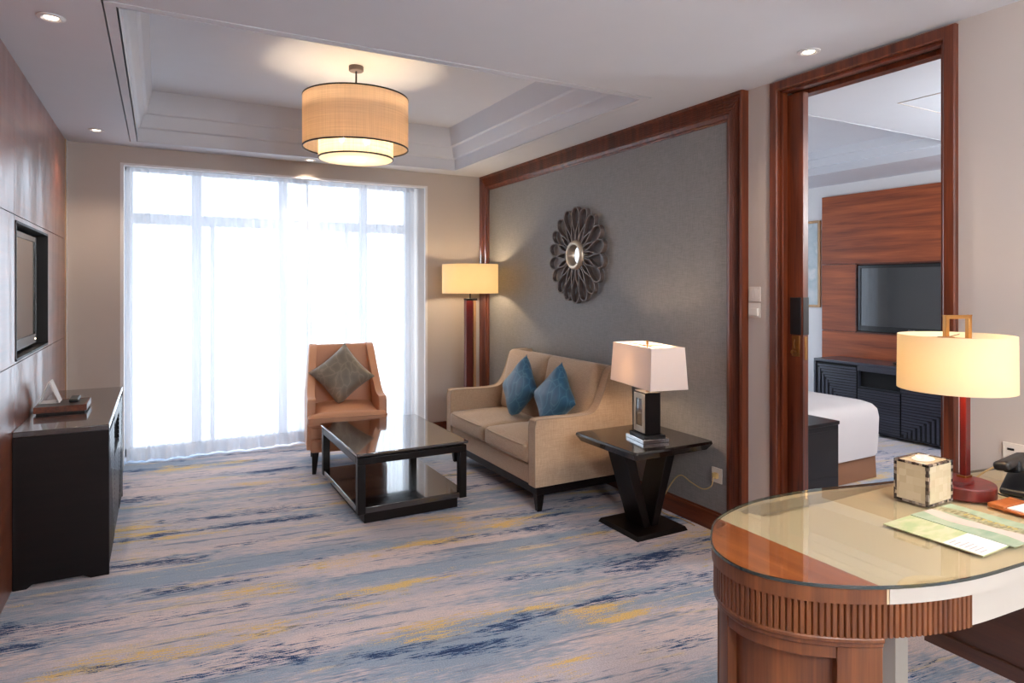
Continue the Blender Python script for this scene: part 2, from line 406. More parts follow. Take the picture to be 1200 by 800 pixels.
def catmull(pts, n=10, closed=False):
    P = [Vector(p) for p in pts]; m = len(P); out = []
    rng = range(m) if closed else range(m-1)
    for i in rng:
        if closed: a, b, c, d = P[(i-1)%m], P[i], P[(i+1)%m], P[(i+2)%m]
        else: a, b, c, d = P[max(i-1,0)], P[i], P[i+1], P[min(i+2,m-1)]
        for k in range(n):
            t = k/n
            out.append(.5*((2*b)+(-a+c)*t+(2*a-5*b+4*c-d)*t*t+(-a+3*b-3*c+d)*t**3))
    if not closed: out.append(P[-1])
    return out
def puff_box(b, cx, cy, cz, sx, sy, sz, r, top=0, front=0, n=14, crown_axis=2):
    """rounded box (full sizes) with crowned faces: `top` bulges +/-z, `front` bulges x"""
    hx, hy, hz = sx/2, sy/2, sz/2
    def mp(p):
        x, y, z = p[0]*hx, p[1]*hy, p[2]*hz
        q = Vector((max(-hx+r, min(hx-r, x)), max(-hy+r, min(hy-r, y)), max(-hz+r, min(hz-r, z))))
        d = Vector((x, y, z))-q
        if d.length > 1e-9: x, y, z = q+d.normalized()*r*min(1, max(abs(d.x), abs(d.y), abs(d.z))/r)
        u, v, w = p
        z += top*(1 if w > 0 else -.3)*abs(w)*(1-u*u)*(1-v*v)
        x += front*math.copysign(1, u)*abs(u)*(1-v*v)*(1-w*w)
        return (cx+x, cy+y, cz+z)
    def c(t): return -math.cos(t*PI)*.5+.5 if False else t
    def w(t):   # denser sampling near edges
        return math.sin((t-.5)*PI)
    for ax in range(3):
        for s in (-1, 1):
            def fn(i, j, ax=ax, s=s):
                a, bb = w(i), w(j); p = [0, 0, 0]; p[ax] = s; p[(ax+1)%3] = a; p[(ax+2)%3] = bb
                return mp(p)
            b.grid(n, n, fn)
    return b
def pillow(b, S, T, n=22):
    """pillow in the local XZ plane, thickness along Y"""
    for s in (-1, 1):
        def fn(i, j):
            u, v = 2*i-1, 2*j-1
            x = S*u*(1-.09*(1-v*v)); z = S*v*(1-.09*(1-u*u))
            t = T*((1-u**4)*(1-v**4))**.6
            t *= 1+.06*math.sin(5*u+2)*math.cos(4*v)
            return (x, s*t, z)
        b.grid(n, n, fn)
    return b

# ------------------------------------------------------------------ camera
cam = bpy.data.cameras.new('camera'); co = bpy.data.objects.new('camera', cam); COL.objects.link(co)
co.location = (0, 0, 1.45); co.rotation_euler = (PI/2, 0, -math.radians(28.62))
cam.sensor_width = 36; cam.lens = 758/1200*36; cam.shift_y = -66.25/1200; cam.clip_start = .05
SC.camera = co

# ------------------------------------------------------------------ the setting
struct(MB().box(-1.0, 6.7, -3.2, 6.7, -.1, 0).build('floor', M['carpet']), 'hotel carpet with streaks of blue, gold and grey', 'carpet')
YN = -2.6
# ceiling: lower slab with the tray opening
gx0, gx1, gy0, gy1 = -.195, 2.510, 2.905, 5.690      # groove
ox0, ox1, oy0, oy1 = -.140, 2.450, 2.960, 5.620      # opening
b = MB()
b.box(-.8, XR+.13, YN-.1, gy0, H, H+.06); b.box(-.8, XR+.13, gy1, 6.6, H, H+.06)
b.box(-.8, gx0, gy0, gy1, H, H+.06); b.box(gx1, XR+.13, gy0, gy1, H, H+.06)
b.box(-.3, 2.7, 2.8, 5.8, 2.90, 2.94)                  # tray top
b.box(-.9, 6.7, YN-.2, 6.7, 3.0, 3.05)                 # slab above
ceil = struct(b.build('ceiling', M['ceil']), 'white ceiling with a recessed tray', 'ceiling')
def rect_ring(b, x0, x1, y0, y1, w, z0, z1):
    b.box(x0, x0+w, y0, y1, z0, z1); b.box(x1-w, x1, y0, y1, z0, z1)
    b.box(x0+w, x1-w, y0, y0+w, z0, z1); b.box(x0+w, x1-w, y1-w, y1, z0, z1)
b = MB(); g = .007
rect_ring(b, gx0+g, gx1-g, gy0+g, gy1-g, .040, H-.002, H+.03)
# stepped cornice swept round the opening; each step leans inwards as it rises
prof = [(0, H-.002), (0, H+.095), (.012, H+.10), (.018, H+.105), (.045, H+.195), (.057, H+.20), (.063, H+.205), (.095, H+.365)]
for (w0, z0), (w1, z1) in zip(prof[:-1], prof[1:]):
    a = [(ox0+w0, oy0+w0, z0), (ox1-w0, oy0+w0, z0), (ox1-w0, oy1-w0, z0), (ox0+w0, oy1-w0, z0)]
    c = [(ox0+w1, oy0+w1, z1), (ox1-w1, oy0+w1, z1), (ox1-w1, oy1-w1, z1), (ox0+w1, oy1-w1, z1)]
    for i in range(4):
        j = (i+1) % 4; b.add([a[i], a[j], c[j], c[i]], [(0, 1, 2, 3)])
struct(b.build('trim_1', M['ceil'], fix=False), 'stepped white cornice of the ceiling tray', 'cornice')

# window wall with a deep opening
wx0, wx1, wz = -.254, 2.268, 2.392
b = MB(); b.box(-.8, wx0, YB, 6.42, 0, 3.0); b.box(wx1, XR+.13, YB, 6.42, 0, 3.0); b.box(wx0, wx1, YB, 6.0, wz, 3.0); b.box(wx0, wx1, 6.0, 6.42, 2.47, 3.0)
struct(b.build('wall_window', M['wall']))
b = MB()
for x, z0, z1 in ((wx0, 0, wz), (wx1, 0, wz)): b.box(x-.012, x+.012, YB-.006, YB+.02, z0, z1)
b.box(wx0-.012, wx1+.012, YB-.006, YB+.02, wz-.006, wz+.012)
struct(b.build('trim_2', M['white']), 'thin white edging of the window opening', 'trim')
# window frame + glass
b = MB(); wy = 6.34
for x0, x1 in ((wx0, wx0+.06), (.25, .33), (.98, 1.06), (1.74, 1.82), (wx1-.06, wx1)): b.box(x0, x1, wy, wy+.06, 0, 2.47)
b.box(wx0, wx1, wy-.01, wy+.07, 1.97, 2.06); b.box(wx0, wx1, wy, wy+.06, 2.41, 2.47); b.box(wx0, wx1, wy, wy+.06, 0, .07)
for x in (.42, 1.62): b.box(x-.02, x+.02, wy+.01, wy+.05, .07, 1.97)
win = struct(b.build('window_1', M['alu'], bevel=.003), 'white framed balcony window behind sheer curtains', 'window')
b = MB().box(wx0+.01, wx1-.01, wy+.028, wy+.032, .02, 2.45).build('pane', M['wglass'], win)

# left wall: masonry, niche for the TV, glossy veneer panels
ny0, ny1, nz0, nz1 = 3.905, 4.935, 1.078, 1.765
b = MB()
b.box(-.95, -.80, YN, 6.42, 0, 3.0)
b.box(-.80, -.632, YN, ny0, 0, 3.0); b.box(-.80, -.632, ny1, YB, 0, 3.0)
b.box(-.80, -.632, ny0, ny1, 0, nz0); b.box(-.80, -.632, ny0, ny1, nz1, 3.0)
wl = struct(b.build('wall_left', M['wall']))
sm = .0022
def pan(y0, y1, z0, z1, mat=M['panelL']):
    MB().box(-.632, XL, y0+sm, y1-sm, z0+sm, z1-sm).build('wood_panel', mat, wl)
ys = [-2.6, -1.2, 1.2, 2.55, 3.88]
for i in range(len(ys)-1):
    for z0, z1 in ((0, 1.066), (1.066, 1.79), (1.79, H)): pan(ys[i], ys[i+1], z0, z1)
pan(3.88, 5.80, 0, 1.066); pan(3.88, 5.80, 1.79, H)
b = MB()
b.box(-.632, XL, 3.88+sm, ny0, 1.066+sm, 1.79-sm); b.box(-.632, XL, ny1, 5.80-sm, 1.066+sm, 1.79-sm)
b.box(-.632, XL, ny0, ny1, 1.066+sm, nz0); b.box(-.632, XL, ny0, ny1, nz1, 1.79-sm)
b.build('wood_panel', M['panelL'], wl)
MB().box(-.632, XL+.003, 5.80, 5.842, 0, H).build('edge_strip', M['edge'], wl)
MB().box(-.632, XL+.006, 5.842, 5.888, 0, H).build('corner_strip', M['white'], wl)
b = MB(); t = .012
b.box(-.80, XL+.004, ny0, ny0+t, nz0, nz1); b.box(-.80, XL+.004, ny1-t, ny1, nz0, nz1)
b.box(-.80, XL+.004, ny0, ny1, nz0, nz0+t); b.box(-.80, XL+.004, ny0, ny1, nz1-t, nz1); b.box(-.81, -.795, ny0, ny1, nz0, nz1)
b.build('niche_lining', M['blacktrim'], wl)

# right wall with the sliding-door opening and its pocket
dy0, dy1, dz = 1.506, 2.326, 2.475
XO = XR+.134
b = MB()
b.box(XR, XO, YN, dy0, 0, 3.0); b.box(XR, XO, dy0, dy1, dz, 3.0)
b.box(XR, XR+.034, dy1, 3.25, 0, dz); b.box(XO-.034, XO, dy1, 3.25, 0, dz); b.box(XR, XO, dy1, 3.25, dz, 3.0)
b.box(XR, XO, 3.25, 6.42, 0, 3.0)
struct(b.build('wall_right', M['wall']))
b = MB(); b.box(-.95, XO, YN-.13, YN, 0, 3.0)
struct(b.build('wall_entry', M['wall']))

# textile panel + mahogany surround on the right wall
py0, py1 = 2.536, 5.886
struct(MB().box(XR-.008, XR, py0+.06, py1-.06, .10, H-.08).build('trim_3', M['linen']), 'grey textile wall panel behind the sofa', 'wall panel')
def surround(y0, y1, z1, z0, prof, mat, name, parent=None, bottom=False):
    """mitred frame on the plane X=XR: prof = (distance inwards from the outer edge, height off the wall)"""
    b = MB(); rows = []
    for w, h in prof:
        rows.append([(XR-h, y0+w, z0), (XR-h, y0+w, z1-w), (XR-h, y1-w, z1-w), (XR-h, y1-w, z0)])
    for r0, r1 in zip(rows[:-1], rows[1:]):
        for i in range(3): b.add([r0[i], r0[i+1], r1[i+1], r1[i]], [(0, 1, 2, 3)])
    return b.build(name, mat, parent)
prof = [(0, 0), (0, .050), (.018, .050), (.022, .040)]
w = .024
for k in range(6):
    prof += [(w, .040), (w+.003, .034), (w+.0095, .034), (w+.0125, .040)]; w += .0125
prof += [(w+.004, .040), (w+.008, .030), (w+.030, .024), (w+.034, .016), (w+.045, .014), (w+.045, 0)]
struct(surround(py0, py1, H-.002, 0, prof, M['mahog'], 'trim_4'), 'reeded mahogany frame around the grey wall panel', 'trim')
b = MB(); b.box(XR-.022, XR, py0+.13, py1-.13, 0, .105); b.box(XR-.016, XR, py0+.13, py1-.13, .105, .118)
struct(b.build('baseboard_right', M['mahogY'], bevel=.003))
b = MB(); b.box(wx1+.02, XR-.05, YB-.016, YB, 0, .115)
struct(b.build('baseboard_window', M['mahogY'], bevel=.003))

# door: casing, jambs, sliding leaf
b = MB()
cp = [(0, 0), (0, .022), (.006, .026), (.044, .026), (.050, .020), (.050, -.02)]
rows = []
for w, h in cp: rows.append([(XR-h, dy0-.05+w, 0), (XR-h, dy0-.05+w, H-.012-w), (XR-h, dy1+.05-w, H-.012-w), (XR-h, dy1+.05-w, 0)])
for r0, r1 in zip(rows[:-1], rows[1:]):
    for i in range(3): b.add([r0[i], r0[i+1], r1[i+1], r1[i]], [(0, 1, 2, 3)])
door = struct(b.build('trim_5', M['mahog']), 'mahogany casing of the bedroom doorway', 'door casing')
b = MB()
b.box(XR-.001, XO+.02, dy0-.001, dy0+.018, 0, dz)                               # near jamb
b.box(XR-.001, XR+.036, dy1-.018, dy1+.001, 0, dz); b.box(XO-.036, XO+.02, dy1-.018, dy1+.001, 0, dz)   # pocket jamb
b.box(XR-.001, XR+.040, dy0, dy1, dz-.014, dz+.002); b.box(XO-.04, XO+.02, dy0, dy1, dz-.024, dz+.002); b.box(XR+.04, XO-.04, dy0, dy1, dz+.0, dz+.003)
b.box(XO-.001, XO+.02, dy0-.05, dy0+.018, 0, dz+.05); b.box(XO-.001, XO+.02, dy1-.018, dy1+.05, 0, dz+.05); b.box(XO-.001, XO+.02, dy0, dy1, dz, dz+.05)
b.build('jamb', M['mahog'], door, bevel=.002)
leaf = struct(MB().box(XR+.046, XR+.088, 2.222, 3.05, .01, dz-.02).build('door_1', M['mahog'], bevel=.002), 'sliding mahogany door pushed into its wall pocket', 'door')
fx = XR+.046
MB().box(fx-.003, fx+.001, 2.232, 2.30, 1.19, 1.385).build('pull_plate', M['black'], leaf, bevel=.002)
MB().box(fx+.0, XR+.089, 2.2195, 2.223, 1.19, 1.385).build('edge_plate', M['blacktrim'], leaf, bevel=.001)
k = MB().box(fx-.004, fx+.001, 2.240, 2.288, 1.075, 1.185).build('lock_plate', M['brass'], leaf, bevel=.003)
bb = MB(); bb.lathe([(.006, 0), (.006, .02), (.011, .022), (.011, .030), (.004, .032)], n=20)
bb.xf(Matrix.Translation((fx-.002, 2.262, 1.10)) @ Matrix.Rotation(-PI/2, 4, 'Y')); bb.tube([(fx-.012, 2.264, 1.12), (fx-.02, 2.264, 1.14), (fx-.012, 2.264, 1.165)], .004)
bb.build('lock_turn', M['brass'], k, smooth=40)
MB().box(fx+.012, XR+.076, 2.2185, 2.223, 1.06, 1.18).build('strike_plate', M['brass'], leaf, bevel=.001)

# bedroom shell
BX1 = 6.44; BY0 = .7
b = MB(); b.box(BX1, BX1+.13, BY0-.13, 6.42, 0, 3.0); struct(b.build('wall_bedroom_far', M['white']))
b = MB(); b.box(XO, BX1+.13, BY0-.13, BY0, 0, 3.0); struct(b.build('wall_bedroom_near', M['wall']))
b = MB(); b.box(XO, 3.5, YB, 6.02, 0, 3.0); b.box(6.0, BX1, YB, 6.02, 0, 3.0); b.box(3.5, 6.0, YB, 6.02, 2.39, 3.0)
struct(b.build('wall_bedroom_window', M['wall']))
b = MB()
for x in (3.5, 4.3, 5.15, 5.94): b.box(x, x+.06, 5.96, 6.01, 0, 2.39)
b.box(3.5, 6.0, 5.96, 6.01, 2.33, 2.39); b.box(3.5, 6.0, 5.96, 6.01, 0, .07)
w2 = struct(b.build('window_2', M['alu'], bevel=.003), 'bedroom window beyond the doorway', 'window')
MB().box(3.51, 5.99, 5.983, 5.987, .02, 2.38).build('pane', M['wglass'], w2)
tx0, tx1, ty0, ty1 = 3.35, 5.70, 2.72, 5.5
b = MB(); b.box(XO, BX1, BY0, ty0-.008, H, H+.06); b.box(XO, BX1, ty1+.008, YB, H, H+.06); b.box(XO, tx0-.008, ty0-.008, ty1+.008, H, H+.06); b.box(tx1+.008, BX1, ty0-.008, ty1+.008, H, H+.06)
b.box(tx0-.1, tx1+.1, ty0-.1, ty1+.1, 2.75, 2.79)
cb = struct(b.build('ceiling_bedroom', M['ceil']), 'white bedroom ceiling with a shallow tray', 'ceiling')
b = MB()
prof = [(0, H-.002), (0, H+.07), (.03, H+.075), (.05, H+.14), (.08, H+.145), (.10, H+.215)]
for (w0, z0), (w1, z1) in zip(prof[:-1], prof[1:]):
    a = [(tx0+w0, ty0+w0, z0), (tx1-w0, ty0+w0, z0), (tx1-w0, ty1-w0, z0), (tx0+w0, ty1-w0, z0)]
    c = [(tx0+w1, ty0+w1, z1), (tx1-w1, ty0+w1, z1), (tx1-w1, ty1-w1, z1), (tx0+w1, ty1-w1, z1)]
    for i in range(4):
        j = (i+1) % 4; b.add([a[i], a[j], c[j], c[i]], [(0, 1, 2, 3)])
struct(b.build('trim_6', M['ceil'], fix=False), 'cornice of the bedroom ceiling tray', 'cornice')
b = MB(); rect_ring(b, 3.87, 5.2, 1.2, 2.288, .006, H-.003, H+.001)
struct(b.build('trim_7', M['wall']), 'access panel seam in the bedroom ceiling', 'trim')
# bedroom veneer wall block with a TV niche
b = MB(); X0 = 6.40
def vp(y0, y1, z0, z1): b.box(X0, BX1, y0+.002, y1-.002, z0+.002, z1-.002)
vp(1.5, 4.614, 1.67, 2.41); vp(4.217, 4.614, .957, 1.67); vp(1.5, 2.95, .957, 1.67); vp(1.5, 4.614, 0, .957)
wp = struct(b.build('trim_8', M['panelB']), 'mahogany veneer wall block behind the bedroom television', 'wall panel')
b = MB(); b.box(X0-.004, X0+.02, 4.209, 4.221, .95, 1.677); b.box(X0-.004, X0+.02, 2.95, 4.221, 1.664, 1.677); b.box(X0-.004, X0+.02, 2.95, 4.221, .95, .963)
b.box(BX1-.006, BX1-.001, 2.95, 4.217, .957, 1.67)
b.build('niche_edge', M['mahogY'], wp)

# ------------------------------------------------------------------ downlights
def downlight(loc, label, power=16):
    t = thing('downlight', label, 'ceiling light', loc, group='recessed downlights in the ceiling')
    MB().lathe([(.050, -.001), (.050, -.005), (.036, -.008), (.024, -.002), (.024, .012), (.050, .012)], n=32, caps=False).build('trim_ring', M['white'], t, smooth=30)
    MB().lathe([(.0, -.0015), (.024, -.0015), (.024, -.004), (.0, -.005)], n=24, caps=False).build('lens', M['lens'], t, smooth=30)
    light('downlight_lamp', 'SPOT', t, (0, 0, -.02), power, (1, .80, .60), .03, (0, 0, 0), math.radians(115), .8)
    return t
d0 = downlight((-.384, 3.195, H), 'lit recessed downlight over the left wall, nearest the camera')
for (x, y), lab in (((-.385, 5.365), 'lit recessed downlight in the far left ceiling corner near the curtains'),
                    ((2.65, 1.977), 'lit recessed downlight above the bedroom doorway'),
                    ((1.149, 5.76), 'lit recessed downlight beside the drum pendant, right above the curtains'),
                    ((.5, .6), 'recessed downlight added as unseen fill light behind the camera'), ((2.2, .3), 'recessed downlight added as unseen fill light over the desk end'),  # the last three downlights are added fill, outside the view
                    ((1.3, -1.5), 'recessed downlight added as unseen fill light by the entry')):
    dup(d0, (x, y, H), 0, lab)

# ------------------------------------------------------------------ pendant
P = thing('pendant_lamp', 'two-tier woven drum pendant with black rims hanging from the ceiling tray', 'pendant lamp', (1.150, 4.27, 2.90))
MB().lathe([(.048, 0), (.048, -.028), (.044, -.032), (.0, -.032)], n=32).build('canopy', M['bronze'], P, smooth=30)
MB().lathe([(.006, -.03), (.006, -.50)], n=12).build('rod', M['blacktrim'], P, smooth=30)
R1, R2 = .342, .243
def drum(r, z0, z1, mat, name, par, th=.003):
    return MB().lathe([(r, z0), (r, z1), (r-th, z1), (r-th, z0), (r, z0)], n=72, caps=False).build(name, mat, par, smooth=30)
sh = drum(R1, -.545, -.215, M['pendant'], 'outer_shade', P)
def rim(r, z, par, mat=M['blacktrim'], w=.009): 
    return MB().lathe([(r+.0015, z-w/2), (r+.0015, z+w/2), (r-.005, z+w/2), (r-.005, z-w/2), (r+.0015, z-w/2)], n=72, caps=False).build('rim', mat, par, smooth=30)
rim(R1, -.215, sh); rim(R1, -.545, sh)
sh2 = drum(R2, -.612, -.36, M['pendantin'], 'inner_shade', P)
rim(R2, -.612, sh2)
MB().lathe([(0, -.612), (R2-.006, -.612), (R2-.006, -.618), (0, -.618)], n=64, caps=False).build('diffuser', M['diffuser'], P, smooth=30)
b = MB()
for k in range(3):
    a = k*2*PI/3; b.tube([(0, 0, -.24), (R1*math.cos(a), R1*math.sin(a), -.222)], .003, 6); b.tube([(0, 0, -.40), (R2*math.cos(a), R2*math.sin(a), -.37)], .003, 6)
    b.tube([(0, 0, -.42), (.10*math.cos(a+.5), .10*math.sin(a+.5), -.42)], .006, 6)
b.build('spider', M['chrome'], P, smooth=40)
for k in range(3):
    a = k*2*PI/3+.5
    MB().lathe([(0, -.50), (.015, -.495), (.024, -.475), (.022, -.455), (.012, -.43), (.012, -.42), (0, -.42)], .10*math.cos(a), .10*math.sin(a), n=16, caps=False).build('bulb', M['bulb'], P, smooth=50)
    light('bulb_light', 'POINT', P, (.08*math.cos(a), .08*math.sin(a), -.52), 2.6, (1, .80, .58), .03)
light('bulb_light', 'POINT', P, (0, 0, -.50), 2.5, (1, .78, .55), .04)

# added fill-light globes, out of view in the entry and the near bedroom
def globe(loc, label):
    t = thing('fill_globe', label, 'pendant lamp', loc, group='added fill-light globes')
    MB().lathe([(.05, 0), (.05, -.02), (0, -.025)], n=32).build('canopy', M['chrome'], t, smooth=30)
    MB().lathe([(.005, -.02), (.005, -.34)], n=12).build('rod', M['chrome'], t, smooth=30)
    MB().lathe([(max(.001, .19*math.sin(PI*k/24)), -.52+.19*math.cos(PI*k/24)) for k in range(25)], n=40, caps=False).build('globe', M['opal'], t, smooth=180)
    return t
g0 = globe((.75, -.9, H), 'white opal globe added as unseen fill light in the entry, left of the two')
dup(g0, (2.0, -1.2, H), 0, 'white opal globe added as unseen fill light in the entry, right of the two')
dup(g0, (4.75, 1.2, H), 0, 'white opal globe added as unseen fill light in the near half of the bedroom')

# ------------------------------------------------------------------ curtains
def curtain(name, x0, x1, label, lean=0, seed=1, zt=2.465, yc=6.10):
    rnd = random.Random(seed); ph = [rnd.random()*6 for _ in range(6)]
    W = x1-x0; nx = 300
    def off(s, z):
        q = .5+.5*(1-z/2.4)
        a = s*W
        return (.020*math.sin(a*2*PI/.16+ph[0]+.8*math.sin(a*3+ph[1])) + .010*math.sin(a*2*PI/.071+ph[2]+1.5*math.sin(a*5.1))) * (.55+.45*q) + .016*math.sin(a*2*PI/.62+ph[3])*q
    def fn(i, j, dz0=.015, dz1=zt, dy=0):
        z = dz0+(dz1-dz0)*j
        x = x0+W*i + lean*(1-z/2.4)*i + .006*math.sin(i*W*2*PI/.16+ph[4])
        zz = z + (.03*math.sin(i*W*1.7+ph[5])+.02)*(1-j)*(1 if dz1 > 1 else 1)*(1 if j < .3 else 0) if False else z
        return (x, yc+off(i, z)+dy, zz)
    b = MB(); b.grid(nx, 24, fn)
    c = b.build(name, M['curtain'], fix=False, smooth=180)
    b = MB(); b.grid(nx, 1, lambda i, j: fn(i, j, .014, .11, -.004)); h = b.build('hem', M['hem'], c, fix=False, smooth=180)
    b = MB(); b.grid(nx, 1, lambda i, j: fn(i, j, zt-.09, zt-.001, -.004)); b.build('heading_tape', M['hem'], c, fix=False, smooth=180)
    return tag(c, label, 'curtain', 'white sheer curtains')
curtain('sheer_curtain', wx0+.02, 1.20, 'left white sheer curtain, floor length, beside the long dark credenza', .06, 1)
curtain('sheer_curtain', 1.12, wx1-.02, 'right white sheer curtain hanging behind the tan armchair', 0, 5, yc=6.18)
struct(MB().box(wx0+.01, wx1-.01, 6.08, 6.20, 2.462, 2.472).build('trim_9', M['white']), 'curtain track above the sheers', 'curtain track')
curtain_b = MB().grid(160, 4, lambda i, j: (3.45+2.6*i, 5.78+.02*math.sin(i*95)+.01*math.sin(i*190), .02+2.44*j)).build('sheer_curtain', M['curtain'], fix=False, smooth=180)
tag(curtain_b, 'white sheer curtain over the bedroom window', 'curtain')

# ------------------------------------------------------------------ slatted chest (both rooms use the same design)
def slat_front(parent, xf, ya, yb, z0, z1, m_slat, tri, face=1, pitch=.040):
    """front in the plane X=xf facing `face`; horizontal rails meet vertical slats on a diagonal.
       tri='up': vertical slats below the diagonal that rises with y; 'down': falls with y"""
    b = MB(); d = .009*face
    W, Hh = yb-ya, z1-z0
    n = int(W/pitch); 
    for k in range(n):
        y0 = ya+W*k/n; y1 = y0+W/n*.5; ym = (y0+y1)/2
        fr = (ym-ya)/W; top = fr if tri == 'up' else 1-fr
        zt = z0+Hh*top
        b.box(xf, xf+d, y0, y1, z0, max(z0+.004, zt))
    n = int(Hh/.026)
    for k in range(n):
        za = z0+Hh*k/n; zb = za+Hh/n*.72; fr = ((za+zb)/2-z0)/Hh
        if tri == 'up': y0, y1 = ya, ya+W*fr-.004
        else: y0, y1 = ya+W*(1-fr)+.004, yb
        if y1-y0 > .01: b.box(xf, xf+d*.8, y0, y1, za, zb)
    return b.build('slatted_front', m_slat, parent)
def chest(name, label, x0, x1, y0, y1, h, face, mats, cuts, niche):
    """carcass x0..x1, face=+1 looks towards +X, -1 towards -X; cuts = (ya, yb) of the middle bay"""
    t = thing(name, label, 'cabinet', ((x0+x1)/2, y0, 0))
    ox, oy = (x0+x1)/2, y0
    X0, X1 = x0-ox, x1-ox; L = y1-y0
    f = X1 if face > 0 else X0; bk = X0 if face > 0 else X1
    ft = .018*face
    def add(b, nm, mt, bev=.002, par=t): return b.build(nm, mt, par, bevel=bev)
    add(MB().box(X0, X1+0, 0, L, h-.028, h), 'top', mats[0], .004)
    side = [(bk, 0), (bk+.14*(f-bk)/abs(f-bk)*.4, 0), (bk+(f-bk)*.2, .018), (bk+(f-bk)*.72, .018), (bk+(f-bk)*.8, 0), (f, 0), (f, h-.028), (bk, h-.028)]
    for ya in (0, L-.022): add(MB().prism(side, ya, ya+.022, 'XZ'), 'side_panel', mats[1])
    a, c = cuts[0]-oy, cuts[1]-oy
    zb = .05
    add(MB().box(bk, f-ft*1.2, .022, L-.022, zb-.02, zb), 'bottom_panel', mats[1])
    add(MB().box(bk, bk+.01*face, .022, L-.022, zb, h-.03), 'back_panel', mats[1])
    for q in (a, c): add(MB().box(bk, f-ft, q-.009, q+.009, zb, h-.028), 'divider', mats[1])
    nz0_, nz1_ = niche
    add(MB().box(bk, f-ft, a+.009, c-.009, nz0_-.014, nz0_), 'shelf', mats[1])
    add(MB().box(f-.055*face, f-.05*face, a+.009, c-.009, nz0_, h-.028), 'niche_back', M['void'])
    # doors
    for (ya, yb, tri) in ((.024, a-.003, 'down'), (c+.003, L-.024, 'up')):
        dr = add(MB().box(f-ft, f-ft*.45, ya, yb, zb-.01, h-.034), 'door', M['void'], .001)
        slat_front(dr, f-ft*.45, ya+.006, yb-.006, zb, h-.045, mats[2], tri, face)
    dw = add(MB().box(f-ft, f-ft*.45, a+.003, c-.003, zb-.01, nz0_-.004), 'drawer', M['void'], .001)
    b = MB(); n = int((nz0_-.01-zb)/.026)
    for k in range(n):
        za = zb+(nz0_-.01-zb)*k/n; b.box(f-ft*.45, f-ft*.45+.007*face, a+.008, c-.008, za, za+.019)
    b.build('drawer_front', mats[2], dw)
    add(MB().box(f-ft, f, a+.004, c-.004, nz1_, h-.029), 'rail', mats[1], .001)
    return t
chest('credenza', 'long espresso credenza with slatted doors against the glossy wood wall', XL+.002, -.219, 3.812, 5.19, .752, 1,
      (M['esptop'], M['espresso'], M['espY']), (4.27, 4.73), (.50, .66))
chest('dresser', 'charcoal dresser with slatted doors and open niche under the bedroom television', 6.0, 6.398, 2.66, 4.42, .69, -1,
      (M['charcoal'], M['charcoal'], M['charcoal']), (3.52, 3.945), (.455, .612))

# things on the credenza
T = thing('tray_box', 'low red-brown wooden tray box on the credenza', 'box', (-.470, 4.36, .752))
MB().box(-.108, .112, -.11, .12, 0, .012).build('base', M['blacktrim'], T, bevel=.002)
b = MB(); rect_ring(b, -.118, .122, -.12, .13, .010, .010, .044); b.build('side', M['mahogY'], T, bevel=.002)
MB().box(-.112, .116, -.114, .124, .036, .042).build('lid', M['espY'], T, bevel=.001)
b = MB(); 
b.prism([(-.058, 0), (-.054, 0), (-.008, .118), (-.012, .120)], -.055, .055, 'XZ'); b.prism([(.036, 0), (.040, 0), (-.004, .120), (-.012, .120)], -.055, .055, 'XZ')
b.prism([(-.05, .0), (.036, 0), (.036, .003), (-.05, .003)], -.055, .055, 'XZ')
tag(b.build('tent_card', M['paper'], loc=None), 'small white folded tent card standing at the back of the tray box', 'card').location = (-.525, 4.415, .795)
b = MB(); puff_box(b, 0, 0, .009, .045, .15, .018, .006)
tag(b.build('remote_control', M['black'], smooth=40), 'black remote control lying on the tray box', 'remote control').location = (-.42, 4.42, .795)

# ------------------------------------------------------------------ televisions
def tv(name, label, loc, W, Hh, face, rz=0):
    t = thing(name, label, 'television', loc)
    f = face
    MB().box(0, -.05*f, -W/2, W/2, -Hh/2, Hh/2).build('housing', M['tvframe'], t, bevel=.006)
    b = MB(); y0, y1, z0, z1 = -W/2, W/2, -Hh/2, Hh/2; e = .030
    b.box(0, .008*f, y0, y0+e, z0, z1); b.box(0, .008*f, y1-e, y1, z0, z1); b.box(0, .008*f, y0+e, y1-e, z1-e, z1); b.box(0, .008*f, y0+e, y1-e, z0, z0+.055)
    b.build('bezel', M['tvframe'], t, bevel=.002)
    MB().box(-.002*f, .002*f, y0+e, y1-e, z0+.055, z1-e).build('screen', M['tvscreen'], t)
    return t
tvl = tv('television', 'flat television recessed in the glossy wood wall above the credenza', (-.648, 4.33, 1.42), .80, .62, 1)
MB().lathe([(0, 0), (.004, 0), (.004, .002), (0, .002)], n=12).xf(Matrix.Translation((.008, .36, -.285)) @ Matrix.Rotation(PI/2, 4, 'Y')).build('power_light', M['lens'], tvl)
MB().box(-.145, -.05, -.15, .15, -.15, .15).build('wall_mount', M['black'], tvl)
tvb = tv('television', 'flat television in the bedroom wall niche above the charcoal dresser', (6.37, 3.61, 1.313), 1.12, .675, -1)
MB().box(.05, .069, -.15, .15, -.12, .12).build('wall_mount', M['black'], tvb)
def text(name, s, size, mat, parent, mtx, ext=.0006):
    c = bpy.data.curves.new(name, 'FONT'); c.body = s; c.size = size; c.extrude = ext; c.align_x = 'CENTER'; c.align_y = 'CENTER'
    o = bpy.data.objects.new(name, c); COL.objects.link(o)
    dg = bpy.context.evaluated_depsgraph_get(); me = bpy.data.meshes.new_from_object(o.evaluated_get(dg)); bpy.data.objects.remove(o)
    me.transform(mtx); me.materials.clear(); me.materials.append(mat)
    q = bpy.data.objects.new(name, me); COL.objects.link(q); q.parent = parent; return q
mt = Matrix.Translation((-.009, 0, -.311)) @ Matrix.Rotation(-PI/2, 4, 'Z') @ Matrix.Rotation(PI/2, 4, 'X')
